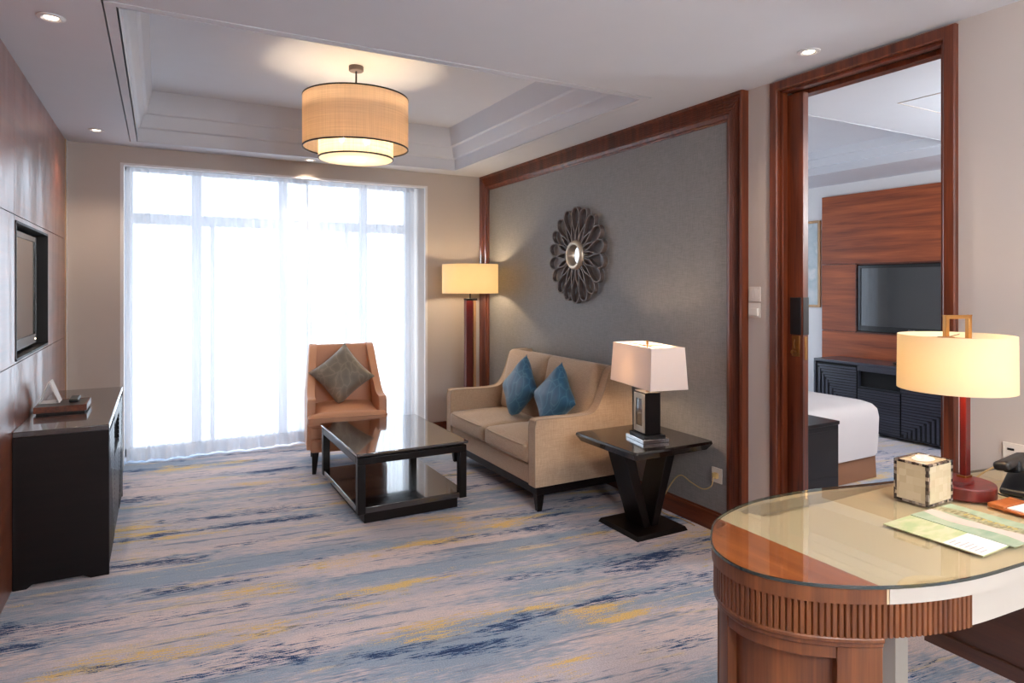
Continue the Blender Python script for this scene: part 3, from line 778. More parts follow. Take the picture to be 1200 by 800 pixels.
text('logo', 'LG', .030, M['grey'], tvb, mt)
bb = MB(); bb.lathe([(.010, 0), (.012, 0), (.012, .001), (.010, .001), (.010, 0)], n=24, caps=False).xf(Matrix.Translation((-.0085, .036, -.311)) @ Matrix.Rotation(-PI/2, 4, 'Y')).build('logo_ring', M['grey'], tvb)

# ------------------------------------------------------------------ sunburst mirror
mir = thing('sunburst_mirror', 'round sunburst wall mirror with looped dark ribbon petals above the sofa', 'mirror', (XR-.009, 4.175, 1.682))
NP = 18
def petal(ang):
    Lr = []
    pts2 = [(.112, .008), (.15, .007), (.185, .012), (.23, .031), (.275, .047), (.315, .051), (.350, .038), (.368, .019), (.373, 0)]
    full = pts2+[(r, -w) for r, w in pts2[-2::-1]]
    c = catmull([(r, w, 0) for r, w in full], 4)
    b = MB(); th = .0042; n = len(c)
    nor = []
    for i in range(n):
        a, d = c[max(0, i-1)], c[min(n-1, i+1)]; t = (d-a).normalized(); nor.append(Vector((-t.y, t.x, 0)))
    vs = []
    for i in range(n):
        for s, h in ((1, 0), (1, 1), (-1, 1), (-1, 0)):
            p = c[i]+nor[i]*th*s
            y = p.x*math.cos(ang)-p.y*math.sin(ang); z = p.x*math.sin(ang)+p.y*math.cos(ang)
            vs.append((-.006-.036*h, y, z))
    fs = []
    for i in range(n-1):
        for k in range(4): fs.append((i*4+k, i*4+(k+1)%4, (i+1)*4+(k+1)%4, (i+1)*4+k))
    fs += [(0, 1, 2, 3), tuple((n-1)*4+k for k in (3, 2, 1, 0))]
    b.add(vs, fs); return b
for k in range(NP): petal(2*PI*(k+.5)/NP).build('petal', M['bronze'], mir, smooth=40)
rot = Matrix.Rotation(-PI/2, 4, 'Y')
MB().lathe([(.078, .020), (.078, .056), (.086, .064), (.098, .064), (.110, .056), (.116, .040), (.116, .004), (.078, .004), (.078, .020)], n=64, caps=False).xf(rot).build('inner_ring', M['silver'], mir, smooth=40)
MB().lathe([(0, .030), (.05, .028), (.079, .022), (.079, .002), (0, .002)], n=64, caps=False).xf(rot).build('mirror_glass', M['mirror'], mir, smooth=60)

# ------------------------------------------------------------------ sofa (faces -X); origin front-near corner on the floor
SX, SY = 2.085, 3.515; SL, SD = 1.43, .785
S = thing('sofa', 'beige two-seat sofa with sloping arms on a dark base, against the grey wall panel', 'sofa', (SX, SY+SL/2, 0))
def ysh(y): return y-SL/2
arm = [(0, .165), (.0, .535), (.008, .572), (.035, .592), (.28, .586), (.39, .588), (.455, .602), (.50, .65), (.54, .735), (.567, .81), (.59, .86), (.625, .886), (.68, .893), (.765, .893), (.775, .87), (.785, .165)]
armc = [(p.x, p.y) for p in catmull([(a, c, 0) for a, c in arm[1:14]], 5)]
poly = [arm[0]]+armc+[arm[14], arm[15]]
poly = poly[::-1]
AT = .085
for y0 in (0, SL-AT):
    a = MB().prism(poly, ysh(y0), ysh(y0+AT), 'XZ').build('arm', M['sofa'], S, bevel=.012, seg=3, smooth=50)
    b = MB()
    for yy in (y0+.004, y0+AT-.004):
        path = [(.002, ysh(yy), .17)]+[(x, ysh(yy), z+.001) for x, z in armc]
        b.tube(path, .0045, 6)
    b.build('piping', M['piping'], a, smooth=60)
MB().box(.012, .775, ysh(AT-.005), ysh(SL-AT+.005), .165, .292).build('seat_deck', M['sofa'], S, bevel=.01, seg=3)
b = MB(); b.prism([(.585, .28), (.785, .28), (.78, .865), (.765, .872), (.67, .872), (.645, .85)], ysh(AT-.004), ysh(SL-AT+.004), 'XZ')
b.build('back_frame', M['sofa'], S, bevel=.012, seg=3)
cw = (SL-2*AT)/2
for k in range(2):
    yc = ysh(AT+cw*(k+.5))
    b = MB(); puff_box(b, .270, yc, .362, .575, cw-.006, .128, .038, top=.022, front=.008)
    c = b.build('seat_cushion', M['sofa'], S, smooth=60)
    b = MB()
    for zz in (.412, .314):
        hx, hy = .2875, cw/2-.003; e = .03; ring = []
        for q in range(40):
            a = 2*PI*q/40; cx_, sy_ = math.cos(a), math.sin(a)
            pw = lambda v: math.copysign(abs(v)**.22, v)
            ring.append((.270+(hx-.003)*pw(cx_)+.006*(1-abs(pw(sy_))**2)*(1 if cx_ > 0 else -1), yc+(hy-.003)*pw(sy_), zz))
        b.tube(ring, .0042, 6, closed=True)
    b.build('piping', M['piping'], c, smooth=60)
    b = MB(); puff_box(b, 0, 0, 0, .15, cw-.006, .50, .045, front=.03)
    b.xf(Matrix.Translation((.553, yc, .655)) @ Matrix.Rotation(math.radians(11), 4, 'Y'))
    b.build('back_cushion', M['sofa'], S, smooth=60)
b = MB(); rect_ring(b, .02, .765, ysh(.015), ysh(SL-.015), .05, .112, .166); b.box(.05, .74, ysh(.05), ysh(SL-.05), .14, .164)
b.build('base_rail', M['espY'], S, bevel=.004)
for (lx, ly) in ((.055, .05), (.055, SL-.05), (.73, .05), (.73, SL-.05)):
    MB().taper((lx, ysh(ly), 0), (.016, .016), (lx, ysh(ly), .115), (.028, .028)).build('leg', M['espresso'], S, bevel=.003)

def cushion(name, mat, label, S_, T_, mtx, zmin, group=None):
    b = MB(); pillow(b, S_, T_); b.xf(mtx)
    b.v = [(x, y, z if z > zmin+.03 else zmin+.03-(zmin+.03-z)*.25) for x, y, z in b.v]
    o = b.build(name, mat, smooth=60)
    ct = sum((Vector(v.co) for v in o.data.vertices), Vector())/len(o.data.vertices)
    zl = min(v.co.z for v in o.data.vertices); ct.z = zl
    o.data.transform(Matrix.Translation(-ct)); o.location = ct
    return tag(o, label, 'cushion', group)
# pillow local: XZ plane, thickness Y. Turn it to face -X, lean back
def pm(c, yaw, lean, roll): return Matrix.Translation(c) @ Matrix.Rotation(yaw, 4, 'Z') @ Matrix.Rotation(lean, 4, 'X') @ Matrix.Rotation(roll, 4, 'Y')
cushion('throw_cushion', M['bluepil'], 'blue leaf-patterned cushion on the sofa, the one farther from the table lamp', .186, .07,
        pm((2.455, 4.38, .655), math.radians(-90), math.radians(-16), math.radians(43)), .43, 'blue cushions on the sofa')
cushion('throw_cushion', M['bluepil'], 'blue leaf-patterned cushion on the sofa, the one nearer the table lamp', .186, .07,
        pm((2.455, 3.88, .648), math.radians(-88), math.radians(-15), math.radians(46)), .43, 'blue cushions on the sofa')

# ------------------------------------------------------------------ armchair
A = thing('armchair', 'tan leather armchair with high back in front of the sheer curtains', 'armchair', (1.335, 5.32, 0), math.radians(-9))
wing = [(-.30, .19), (-.30, .54), (-.295, .565), (-.275, .575), (-.17, .575), (-.09, .60), (-.01, .66), (.07, .75), (.15, .85), (.215, .925), (.26, .945), (.335, .945), (.355, .93), (.30, .50), (.27, .19)]
wc = [(p.x, p.y) for p in catmull([(a, c, 0) for a, c in wing[1:13]], 5)]
poly = [wing[0]]+wc+[wing[13], wing[14]]
for s in (-1, 1):
    b = MB(); y0, y1 = (s*.305, s*.245)
    b.prism(poly[::-1], min(y0, y1), max(y0, y1), 'YZ')
    # the wings close in towards the top of the back
    b.v = [(x-(s*.042)*max(0, (z-.5)/.45), y, z) for x, y, z in b.v]
    b.build('arm', M['chair'], A, bevel=.014, seg=3, smooth=50)
b = MB(); puff_box(b, 0, 0, 0, .505, .11, .56, .04)
b.xf(Matrix.Translation((0, .262, .665)) @ Matrix.Rotation(math.radians(-10), 4, 'X'))
b.build('backrest', M['chair'], A, smooth=60)
b = MB()
puff_box(b, 0, -.02, .415, .485, .56, .10, .035, top=.03)
puff_box(b, 0, -.325, .415, .60, .09, .10, .035, top=.01)
b.build('seat_cushion', M['chair'], A, smooth=60)
b = MB(); b.tube([(-.298, -.371, .39), (.298, -.371, .39)], .005, 6); b.tube([(-.298, -.371, .44), (.298, -.371, .44)], .005, 6); b.build('piping', M['chair'], A, smooth=60)
MB().box(-.285, .285, -.325, .28, .275, .37).build('seat_rail', M['chair'], A, bevel=.02, seg=3)
MB().box(-.278, .278, -.315, .275, .165, .272).build('lower_rail', M['chair'], A, bevel=.02, seg=3)
for lx, ly, dx, dy in ((-.24, -.27, -.01, -.01), (.24, -.27, .01, -.01), (-.23, .23, -.01, .03), (.23, .23, .01, .03)):
    MB().taper((lx+dx, ly+dy, 0), (.014, .014), (lx, ly, .17), (.026, .026)).build('leg', M['espresso'], A, bevel=.002)
cushion('throw_cushion', M['greypil'], 'grey-green leaf-patterned cushion propped on the tan armchair', .188, .07,
        pm((1.318, 5.335, .715), math.radians(-14), math.radians(-20), math.radians(50)), .475)

# ------------------------------------------------------------------ coffee table
cx0, cx1, cy0, cy1 = 1.045, 1.762, 3.845, 4.825
C = thing('coffee_table', 'rectangular espresso coffee table with brown glass top, in front of the sofa', 'coffee table', ((cx0+cx1)/2, (cy0+cy1)/2, 0))
hw, hl = (cx1-cx0)/2, (cy1-cy0)/2
MB().box(-hw+.05, hw-.05, -hl+.035, hl-.06, 0, .072).build('plinth', M['espresso'], C, bevel=.003)
MB().box(-hw+.005, hw-.005, -hl+.005, hl-.005, .070, .108).build('lower_shelf', M['esptop'], C, bevel=.003)
for sy in (-1, 1):
    y0, y1 = sy*hl, sy*(hl-.05)
    b = MB(); b.box(-hw, hw, min(y0, y1), max(y0, y1), .365, .410); b.build('end_rail', M['espresso'], C, bevel=.006)
for sx in (-1, 1):
    x0, x1 = sx*hw, sx*(hw-.05)
    b = MB(); b.box(min(x0, x1), max(x0, x1), -hl+.05, hl-.05, .365, .410); b.build('side_rail', M['espY'], C, bevel=.004)
    for sy in (-1, 1):
        b = MB(); y0, y1 = sy*hl, sy*(hl-.05)
        b.box(min(x0, x1), max(x0, x1), min(y0, y1), max(y0, y1), .066, .366); b.build('post', M['espresso'], C, bevel=.004)
MB().box(-hw+.02, hw-.02, -hl+.02, hl-.02, .410, .420).build('shadow_gap', M['blacktrim'], C)
MB().box(-hw-.008, hw+.008, -hl-.008, hl+.008, .420, .436).build('tabletop', M['bronze_glass'], C, bevel=.003)

# ------------------------------------------------------------------ side table
ST = thing('side_table', 'square espresso side table with V-shaped legs beside the sofa', 'side table', (2.556, 3.046, 0))
MB().taper((0, 0, 0), (.19, .188), (0, 0, .024), (.178, .176)).build('base', M['espresso'], ST, bevel=.002)
b = MB()
def oct_(r, c): return [(-r+c, -r), (r-c, -r), (r, -r+c), (r, r-c), (r-c, r), (-r+c, r), (-r, r-c), (-r, -r+c)]
o1, o2, o3 = oct_(.268, .012), oct_(.294, .014), oct_(.290, .014)
vs = [(x, y, .486) for x, y in o1]+[(x, y, .524) for x, y in o2]+[(x, y, .538) for x, y in o3]
fs = [list(range(8))[::-1], list(range(16, 24))]
for r in range(2):
    for i in range(8): fs.append((r*8+i, r*8+(i+1)%8, (r+1)*8+(i+1)%8, (r+1)*8+i))
b.add(vs, fs); b.build('tabletop', M['sidetop'], ST, bevel=.002)
for sx in (-1, 1):
    b = MB(); pl = [(sx*.004, .022), (sx*.055, .022), (sx*.205, .488), (sx*.135, .488)]
    b.prism(pl if sx > 0 else pl[::-1], -.082, .082, 'XZ'); b.build('leg', M['espresso'], ST, bevel=.003)

# table lamp on it
TL = thing('table_lamp', 'table lamp with rectangular white shade and mirrored block base on the side table', 'table lamp', (2.535, 2.975, .538), math.radians(-11))
MB().box(-.085, .085, -.105, .105, 0, .022).build('base', M['chrome'], TL, bevel=.002)
MB().box(-.070, .070, -.088, .088, .022, .040).build('base_step', M['black'], TL, bevel=.002)
bd = MB().box(-.050, .050, -.065, .065, .040, .285).build('body', M['espresso'], TL, bevel=.002)
b = MB()
for yy0, yy1, zz0, zz1 in ((-.062, -.036, .05, .275), (.036, .062, .05, .275), (-.036, .036, .05, .085), (-.036, .036, .245, .275)): b.box(-.056, -.048, yy0, yy1, zz0, zz1)
b.build('mirror_frame', M['silver'], bd, bevel=.003)
MB().box(-.0515, -.048, -.036, .036, .085, .245).build('black_inset', M['tvscreen'], bd)
MB().lathe([(.008, .285), (.008, .345)], n=16).build('stem', M['brass'], TL, smooth=30)
b = MB(); hx0, hy0, hx1, hy1, z0, z1 = .118, .245, .105, .232, .325, .560
vs = [(-hx0, -hy0, z0), (hx0, -hy0, z0), (hx0, hy0, z0), (-hx0, hy0, z0), (-hx1, -hy1, z1), (hx1, -hy1, z1), (hx1, hy1, z1), (-hx1, hy1, z1)]
b.add(vs, [(0,1,5,4), (1,2,6,5), (2,3,7,6), (3,0,4,7)]); sd = b.build('lamp_shade', M['shadew'], TL, solid=.003, fix=False)
b = MB(); b.tube([(0, 0, .34), (0, 0, .575)], .004, 8); b.tube([(-hx1, 0, .552), (hx1, 0, .552)], .0022, 6); b.tube([(0, -hy1, .552), (0, hy1, .552)], .0022, 6)
b.box(-.006, .006, -.004, .004, .56, .585)
b.build('harp', M['brass'], TL, smooth=40)
MB().lathe([(0, .48), (.02, .465), (.026, .44), (.014, .39), (.014, .35), (0, .35)], n=16, caps=False).build('bulb', M['bulb'], TL, smooth=50)
light('bulb_light', 'POINT', TL, (0, .05, .44), 5, (1, .70, .45), .035)

# ------------------------------------------------------------------ floor lamp
FL = thing('floor_lamp', 'floor lamp with white drum shade and dark red post behind the sofa end', 'floor lamp', (2.555, 5.50, 0))
MB().box(-.15, .15, -.13, .13, 0, .025).build('base', M['blacktrim'], FL, bevel=.004)
MB().box(-.052, .018, -.028, .028, .025, 1.318).build('post', M['redwood'], FL, bevel=.003)
MB().box(.026, .050, -.028, .028, .025, 1.305).build('side_post', M['edge'], FL, bevel=.003)
MB().box(-.052, .062, -.030, .030, 1.305, 1.325).build('cap', M['espresso'], FL, bevel=.002)
MB().lathe([(.007, 1.32), (.007, 1.45)], n=12).build('stem', M['blacktrim'], FL, smooth=30)
fs_ = MB().lathe([(.262, 1.372), (.262, 1.642), (.259, 1.642), (.259, 1.372), (.262, 1.372)], n=72, caps=False).build('lamp_shade', M['shade'], FL, smooth=30)
b = MB()
for k in range(3): a = k*2*PI/3; b.tube([(0, 0, 1.60), (.26*math.cos(a), .26*math.sin(a), 1.632)], .0025, 6)
b.tube([(0, 0, 1.44), (0, 0, 1.605)], .004, 8); b.build('spider', M['brass'], FL, smooth=40)
MB().lathe([(0, 1.56), (.02, 1.55), (.028, 1.52), (.014, 1.47), (.014, 1.44), (0, 1.44)], n=16, caps=False).build('bulb', M['bulb'], FL, smooth=50)
light('bulb_light', 'POINT', FL, (0, -.05, 1.50), 9, (1, .76, .48), .04)

# ------------------------------------------------------------------ wall plates, cords
def plate(name, y0, y1, z0, z1, label, cat, rock=True):
    t = thing(name, label, cat, (XR-.0085 if y0 > 2.6 else XR, (y0+y1)/2, (z0+z1)/2))
    w, h = (y1-y0)/2, (z1-z0)/2
    MB().box(-.008, 0, -w, w, -h, h).build('plate', M['plastic'], t, bevel=.002)
    return t, w, h
t, w, h = plate('light_switch', 2.449, 2.53, 1.360, 1.440, 'white double light switch, upper of the two beside the bedroom doorway', 'light switch')
for s in (-1, 1): MB().box(-.012, -.007, s*.017-.014, s*.017+.014, -.026, .026).build('rocker', M['plastic'], t, bevel=.001)
t, w, h = plate('light_switch', 2.449, 2.53, 1.270, 1.350, 'white key card switch, lower of the two beside the bedroom doorway', 'light switch')
MB().box(-.020, -.007, -.03, .03, -.03, .012).build('card_slot', M['plastic'], t, bevel=.002)
t, w, h = plate('wall_socket', 2.716, 2.795, .29, .378, 'white wall socket with a beige plug behind the side table', 'socket')
MB().box(-.03, -.007, -.016, .016, -.016, .016).build('plug', M['cordm'], t, bevel=.003)
b = MB(); pts = catmull([(2.862, 2.755, .334), (2.845, 2.757, .318), (2.84, 2.77, .27), (2.845, 2.84, .235), (2.852, 2.94, .245), (2.86, 3.05, .26), (2.84, 3.13, .16), (2.80, 3.16, .02), (2.83, 3.0, .008), (2.82, 2.88, .008)], 8)
b.tube(pts, .0035, 8); tag(b.build('lamp_cord', M['cordm'], smooth=60), 'beige power cord drooping along the wall from the socket', 'cord')
t, w, h = plate('socket_box', 1.16, 1.294, .752+.010, .842, 'white wall socket above the desk beside the desk lamp', 'socket')
MB().box(-.0105, -.007, .028, .050, .012, .020).build('slot', M['black'], t)
MB().lathe([(0, 0), (.004, 0), (.004, .001), (0, .001)], n=12).xf(Matrix.Translation((-.008, .036, -.012)) @ Matrix.Rotation(-PI/2, 4, 'Y')).build('screw', M['chrome'], t)

# ------------------------------------------------------------------ desk
DZ = .76
front = [(2.868, .775), (2.45, .78), (2.1, .79), (1.886, .803), (1.72, .817), (1.589, .844), (1.468, .889), (1.38, .940), (1.305, 1.005), (1.258, 1.085), (1.252, 1.165), (1.285, 1.247), (1.365, 1.33), (1.44, 1.385), (1.54, 1.425), (1.65, 1.447), (1.77, 1.452), (1.95, 1.432), (2.21, 1.371), (2.528, 1.313), (2.868, 1.26)]
op = catmull([(x, y, 0) for x, y in front], 16)
def resample(P, step):
    out = [P[0].copy()]; acc = 0
    for a, c in zip(P[:-1], P[1:]):
        L = (c-a).length; d = step-acc
        while d <= L: out.append(a.lerp(c, d/L)); d += step
        acc = L-(d-step)
    return out
op = resample(op, .0145/8)
def offset(P, d):
    out = []; n = len(P)
    for i in range(n):
        a, c = P[max(0, i-1)], P[min(n-1, i+1)]; t = (c-a).normalized()
        dd = d(i) if callable(d) else d
        nv = Vector((t.y, -t.x, 0)); q = P[i]+nv*dd
        q.x = min(q.x, 2.868); out.append((q.x, q.y))
    return out
# outline runs front(right) -> left end -> back(right): the inside lies on the right-hand side... sign checked below
c_in = offset(op, .05)
mid = len(op)//2
SGN = 1 if c_in[mid][0] > op[mid].x else -1
def inset(P, d): return offset(P, (lambda i: SGN*d(i)) if callable(d) else SGN*d)
D = thing('desk', 'round-ended desk with glass top, fluted wooden band and cream surface', 'desk', (1.9, 1.1, 0))
DL = (1.9, 1.1, 0)
def dbuild(b, nm, mt, par=D, **k):
    b.v = [(x-1.9, y-1.1, z) for x, y, z in b.v]; return b.build(nm, mt, par, **k)
XS = 1.468
coarse = op[::4]
def split(P, keep):
    return [p for p in P if keep(p)]
o0 = inset(coarse, 0.004)
capw = [p for p in o0 if p[0] <= XS]; capw = [(XS, capw[0][1])]+capw+[(XS, capw[-1][1])]
dbuild(MB().prism(capw, DZ-.045, DZ-.008), 'wood_top', M['desktop'])
crm = [p for p in o0 if p[0] > XS]
fr = [p for p in crm if p[1] < 1.1]; bk = [p for p in crm if p[1] >= 1.1]
crp = fr+[(XS, capw[1][1]), (XS, capw[-2][1])]+bk
dbuild(MB().prism(crp, DZ-.045, DZ-.008), 'cream_top', [M['cream']])
# rim bands in front of the top slabs
def band(P, d0, d1, z0, z1, keep, nm, mt, **k):
    a, c = inset(P, d0), inset(P, d1); idx = [i for i in range(len(P)) if keep(P[i])]
    b = MB(); runs = []; run = [idx[0]]
    for i in idx[1:]:
        if i == run[-1]+1: run.append(i)
        else: runs.append(run); run = [i]
    runs.append(run)
    for r in runs:
        poly = [a[i] for i in r]+[c[i] for i in r[::-1]]
        b.prism(poly, z0, z1)
    return dbuild(b, nm, mt, **k)
band(coarse, .002, .02, DZ-.044, DZ-.009, lambda p: p.x <= XS, 'wood_rim', M['deskw'])
band(coarse, .002, .02, DZ-.044, DZ-.009, lambda p: p.x > XS, 'cream_rim', M['creamside'])
# glass: clear sheet with a dark edge
gp = inset(coarse, 0)
dbuild(MB().prism(gp, DZ-.008, DZ), 'glass_top', M['glass'])
band(coarse, -.0008, .003, DZ-.0075, DZ-.0005, lambda p: True, 'glass_edge', M['glassedge'])
# fluted band
XF = 1.70
fi = [i for i in range(len(op)) if (op[i].x <= XF)]
pr_ = lambda i: .0125 if i % 8 == 0 else (.0085 if i % 8 in (1, 7) else .0068)
a = inset(op, pr_); c = inset(op, .03)
b = MB(); n = len(fi); vs = []; zf0, zf1 = DZ-.125, DZ-.044
for i in fi: vs += [(a[i][0], a[i][1], zf0), (a[i][0], a[i][1], zf1), (c[i][0], c[i][1], zf1), (c[i][0], c[i][1], zf0)]
fs = []
for k in range(n-1):
    for q in range(4): fs.append((k*4+q, k*4+(q+1)%4, (k+1)*4+(q+1)%4, (k+1)*4+q))
fs += [(0, 1, 2, 3), tuple((n-1)*4+q for q in (3, 2, 1, 0))]
b.add(vs, fs); dbuild(b, 'fluted_band', M['deskw'])
band(coarse, .014, .03, DZ-.125, DZ-.044, lambda p: p.x > XF, 'cream_apron', M['creamside'])
# moulding under the wood end, pedestal
band(coarse, .006, .07, DZ-.138, DZ-.124, lambda p: p.x <= XS, 'lower_moulding', M['deskw'], bevel=.004)
band(coarse, .012, .07, DZ-.150, DZ-.137, lambda p: p.x <= XS, 'lower_bead', M['deskw'], bevel=.003)
pp = [p for p in inset(coarse, .042) if p[0] <= XS]
dbuild(MB().prism(pp, .05, DZ-.13), 'pedestal', M['deskw'])
cum = [i for i in range(len(coarse)) if coarse[i].x <= XS]
n = len(cum)
def seg(i0, i1, d0, d1, z0, z1, nm):
    a, c = inset(coarse, d0), inset(coarse, d1); r = cum[i0:i1]
    dbuild(MB().prism([a[i] for i in r]+[c[i] for i in r[::-1]], z0, z1), nm, M['deskw'], bevel=.002)
k1 = int(n*.17); k2 = int(n*.57)
seg(0, k1, .016, .044, 0, DZ-.145, 'stile'); seg(k2, k2+10, .016, .044, 0, DZ-.145, 'stile'); seg(n-k1, n, .016, .044, 0, DZ-.145, 'stile')
seg(k1-1, n-k1+1, .018, .044, DZ-.18, DZ-.146, 'top_rail'); seg(0, n, .018, .046, 0, .09, 'plinth')
dbuild(MB().box(2.185, 2.258, 1.298, 1.345, .082, DZ-.05), 'leg', M['creamside'], bevel=.002)
dbuild(MB().lathe([(.014, .0), (.014, .10)], 2.222, 1.32, 16), 'foot', M['black'])
dbuild(MB().box(2.40, 2.455, .80, .86, 0, DZ-.05), 'leg', M['creamside'], bevel=.002)
b = MB(); b.box(2.430, 2.447, .79, 1.335, .22, DZ-.13); b.box(2.42, 2.45, .79, 1.335, .17, .22); dbuild(b, 'modesty_panel', M['deskdark'], bevel=.002)
b = MB(); b.box(2.80, 2.865, .80, 1.24, 0, DZ-.05); dbuild(b, 'end_panel', M['deskdark'], bevel=.002)

# desk lamp
LZ = DZ
LP = thing('desk_lamp', 'desk lamp with round cream drum shade, red post and brass bracket', 'table lamp', (2.335, 1.170, LZ), math.radians(0))
MB().lathe([(0, 0), (.096, 0), (.098, .004), (.098, .036), (.095, .040), (0, .040)], n=64, caps=False).build('base', M['redwood'], LP, smooth=20)
MB().lathe([(0, .040), (.062, .040), (.063, .044), (.062, .052), (0, .053)], -.02, .02, n=48, caps=False).build('base_disc', M['redwood'], LP, smooth=40)
MB().box(.010, .040, -.010, .010, .05, .47).build('post', M['redwood'], LP, bevel=.002)
MB().box(.000, .042, -.014, .014, .05, .058).build('post_collar', M['brass'], LP, bevel=.001)
b = MB()
# bracket: rises behind the shade, crosses over and drops onto it
b.box(.022, .034, -.008, .008, .36, .590); b.box(-.062, .034, -.008, .008, .578, .590); b.box(-.062, -.050, -.008, .008, .515, .590)
b.xf(Matrix.Rotation(math.radians(-20), 4, 'Z')); b.build('bracket', M['brass'], LP, bevel=.0015)
bkx = -.056*math.cos(math.radians(20)); bky = .056*math.sin(math.radians(20))
MB().lathe([(0, .515), (.024, .515), (.024, .519), (0, .521)], bkx, bky, n=24, caps=False).build('finial_plate', M['brass'], LP, smooth=40)
drum_c = (-.022, .006)
MB().lathe([(.168, .345), (.166, .525), (.1635, .525), (.1655, .345), (.168, .345)], *drum_c, n=72, caps=False).build('lamp_shade', M['shade'], LP, smooth=30)
b = MB()
for k in range(3):
    a = k*2*PI/3+.4; b.tube([(bkx, bky, .516), (drum_c[0]+.165*math.cos(a), drum_c[1]+.165*math.sin(a), .518)], .0018, 6)
b.tube([(bkx, bky, .516), (bkx, bky, .46)], .005, 8)
b.build('spider', M['brass'], LP, smooth=40)
MB().lathe([(0, .38), (.018, .385), (.026, .41), (.016, .445), (.012, .46), (0, .46)], bkx, bky, n=16, caps=False).build('bulb', M['bulb'], LP, smooth=50)
light('bulb_light', 'POINT', LP, (-.05, -.02, .43), 3.3, (1, .74, .46), .03)

# tissue box
TB = thing('tissue_box', 'mother-of-pearl tissue box cover with dark mosaic edges on the desk', 'tissue box', (2.163, 1.196, LZ), math.radians(1))
def mosaic(name, cols, scale, rough=.25, sq=True):
    m, nt, b = nodes(name)
    tc = nt.nodes.new('ShaderNodeTexCoord'); v = nt.nodes.new('ShaderNodeTexVoronoi'); v.inputs['Scale'].default_value = scale
    if sq: v.distance = 'CHEBYCHEV'; v.inputs['Randomness'].default_value = .35
    nt.links.new(tc.outputs['Object'], v.inputs['Vector'])
    cr = nt.nodes.new('ShaderNodeValToRGB'); cr.color_ramp.interpolation = 'CONSTANT'; e = cr.color_ramp.elements
    sx = nt.nodes.new('ShaderNodeSeparateColor'); nt.links.new(v.outputs['Color'], sx.inputs[0])
    e[0].position = 0; e[0].color = cols[0]; e[1].position = 1/len(cols); e[1].color = cols[1]
    for k in range(2, len(cols)): x = e.new(k/len(cols)); x.color = cols[k]
    nt.links.new(sx.outputs[0], cr.inputs['Fac']); nt.links.new(cr.outputs['Color'], b.inputs['Base Color'])
    b.inputs['Roughness'].default_value = rough; b.inputs['Coat Weight'].default_value = .5
    return m
pearl = mosaic('pearl_inlay', [srgb(208, 192, 160), srgb(213, 198, 167), srgb(205, 188, 156), srgb(216, 202, 172), srgb(210, 195, 163)], 45)
shell = mosaic('shell_mosaic', [srgb(70, 60, 56), srgb(140, 128, 118), srgb(40, 36, 38), srgb(178, 160, 140), srgb(96, 84, 74)], 95)
bh = .130
MB().box(-.070, .070, -.052, .052, .002, bh-.002).build('box_body', pearl, TB, bevel=.001)
b = MB(); e = .009; o_ = .0012
X0_, X1_, Y0_, Y1_ = -.070-o_, .070+o_, -.052-o_, .052+o_
for x in (X0_, X1_-e):
    for y in (Y0_, Y1_-e): b.box(x, x+e, y, y+e, 0, bh)
for z in (0, bh-e*.8):
    b.box(X0_+e, X1_-e, Y0_, Y0_+e, z, z+e*.8); b.box(X0_+e, X1_-e, Y1_-e, Y1_, z, z+e*.8); b.box(X0_, X0_+e, Y0_+e, Y1_-e, z, z+e*.8); b.box(X1_-e, X1_, Y0_+e, Y1_-e, z, z+e*.8)
b.build('mosaic_edge', shell, TB)
b = MB(); b.lathe([(.026, bh-.001), (.030, bh), (.028, bh+.002), (.0, bh+.0005)], n=24, caps=False); b.xf(Matrix.Scale(1.4, 4, (1, 0, 0))); b.build('opening', M['plastic'], TB, smooth=40)
b = MB(); b.grid(12, 6, lambda i, j: (-.025+.05*i, .010*math.sin(i*9+j*2)*(.3+j), bh+.001+.012*j*(1+.4*math.sin(i*7)))); b.build('tissue', M['paper'], TB, fix=False, smooth=60)

# brochures
def print_mat(name, cols, scale, seed, stretch=(1, 2.2, 1)):
    m, nt, b = nodes(name)
    tc = nt.nodes.new('ShaderNodeTexCoord'); mp = nt.nodes.new('ShaderNodeMapping'); mp.inputs['Location'].default_value = (seed, seed*.7, 0); mp.inputs['Scale'].default_value = stretch
    n = nt.nodes.new('ShaderNodeTexNoise'); n.inputs['Scale'].default_value = scale; n.inputs['Detail'].default_value = 4
    nt.links.new(tc.outputs['Object'], mp.inputs['Vector']); nt.links.new(mp.outputs['Vector'], n.inputs['Vector'])
    cr = nt.nodes.new('ShaderNodeValToRGB'); e = cr.color_ramp.elements
    e[0].position = .34; e[0].color = cols[0]; e[1].position = .64; e[1].color = cols[-1]
    for k in range(1, len(cols)-1): x = e.new(.34+.30*k/(len(cols)-1)); x.color = cols[k]
    nt.links.new(n.outputs['Fac'], cr.inputs['Fac']); nt.links.new(cr.outputs['Color'], b.inputs['Base Color'])
    b.inputs['Roughness'].default_value = .35; return m
g1 = print_mat('green_print', [srgb(172, 190, 138), srgb(190, 198, 150), srgb(206, 206, 172), srgb(184, 196, 146)], 9, 3)
g2 = print_mat('landscape_print', [srgb(136, 166, 140), srgb(172, 188, 164), srgb(152, 178, 150)], 8, 8)
tan = print_mat('olive_print', [srgb(112, 106, 76), srgb(150, 146, 112), srgb(188, 182, 150)], 40, 5)
B1 = thing('brochure', 'light green and white printed card lying on the desk, the lower of two', 'brochure', (1.915, .998, LZ+.0015), math.radians(1))
MB().box(-.080, .080, -.128, .128, -.0015, .0005).build('card', g1, B1)
MB().box(-.079, .079, -.127, -.030, .0006, .0009).build('white_block', M['paper'], B1)
b = MB(); rr = random.Random(3)
for k in range(7): 
    yy = -.115+.012*k; b.box(-.065, -.065+.03+.03*rr.random(), yy, yy+.003, .0009, .0011)
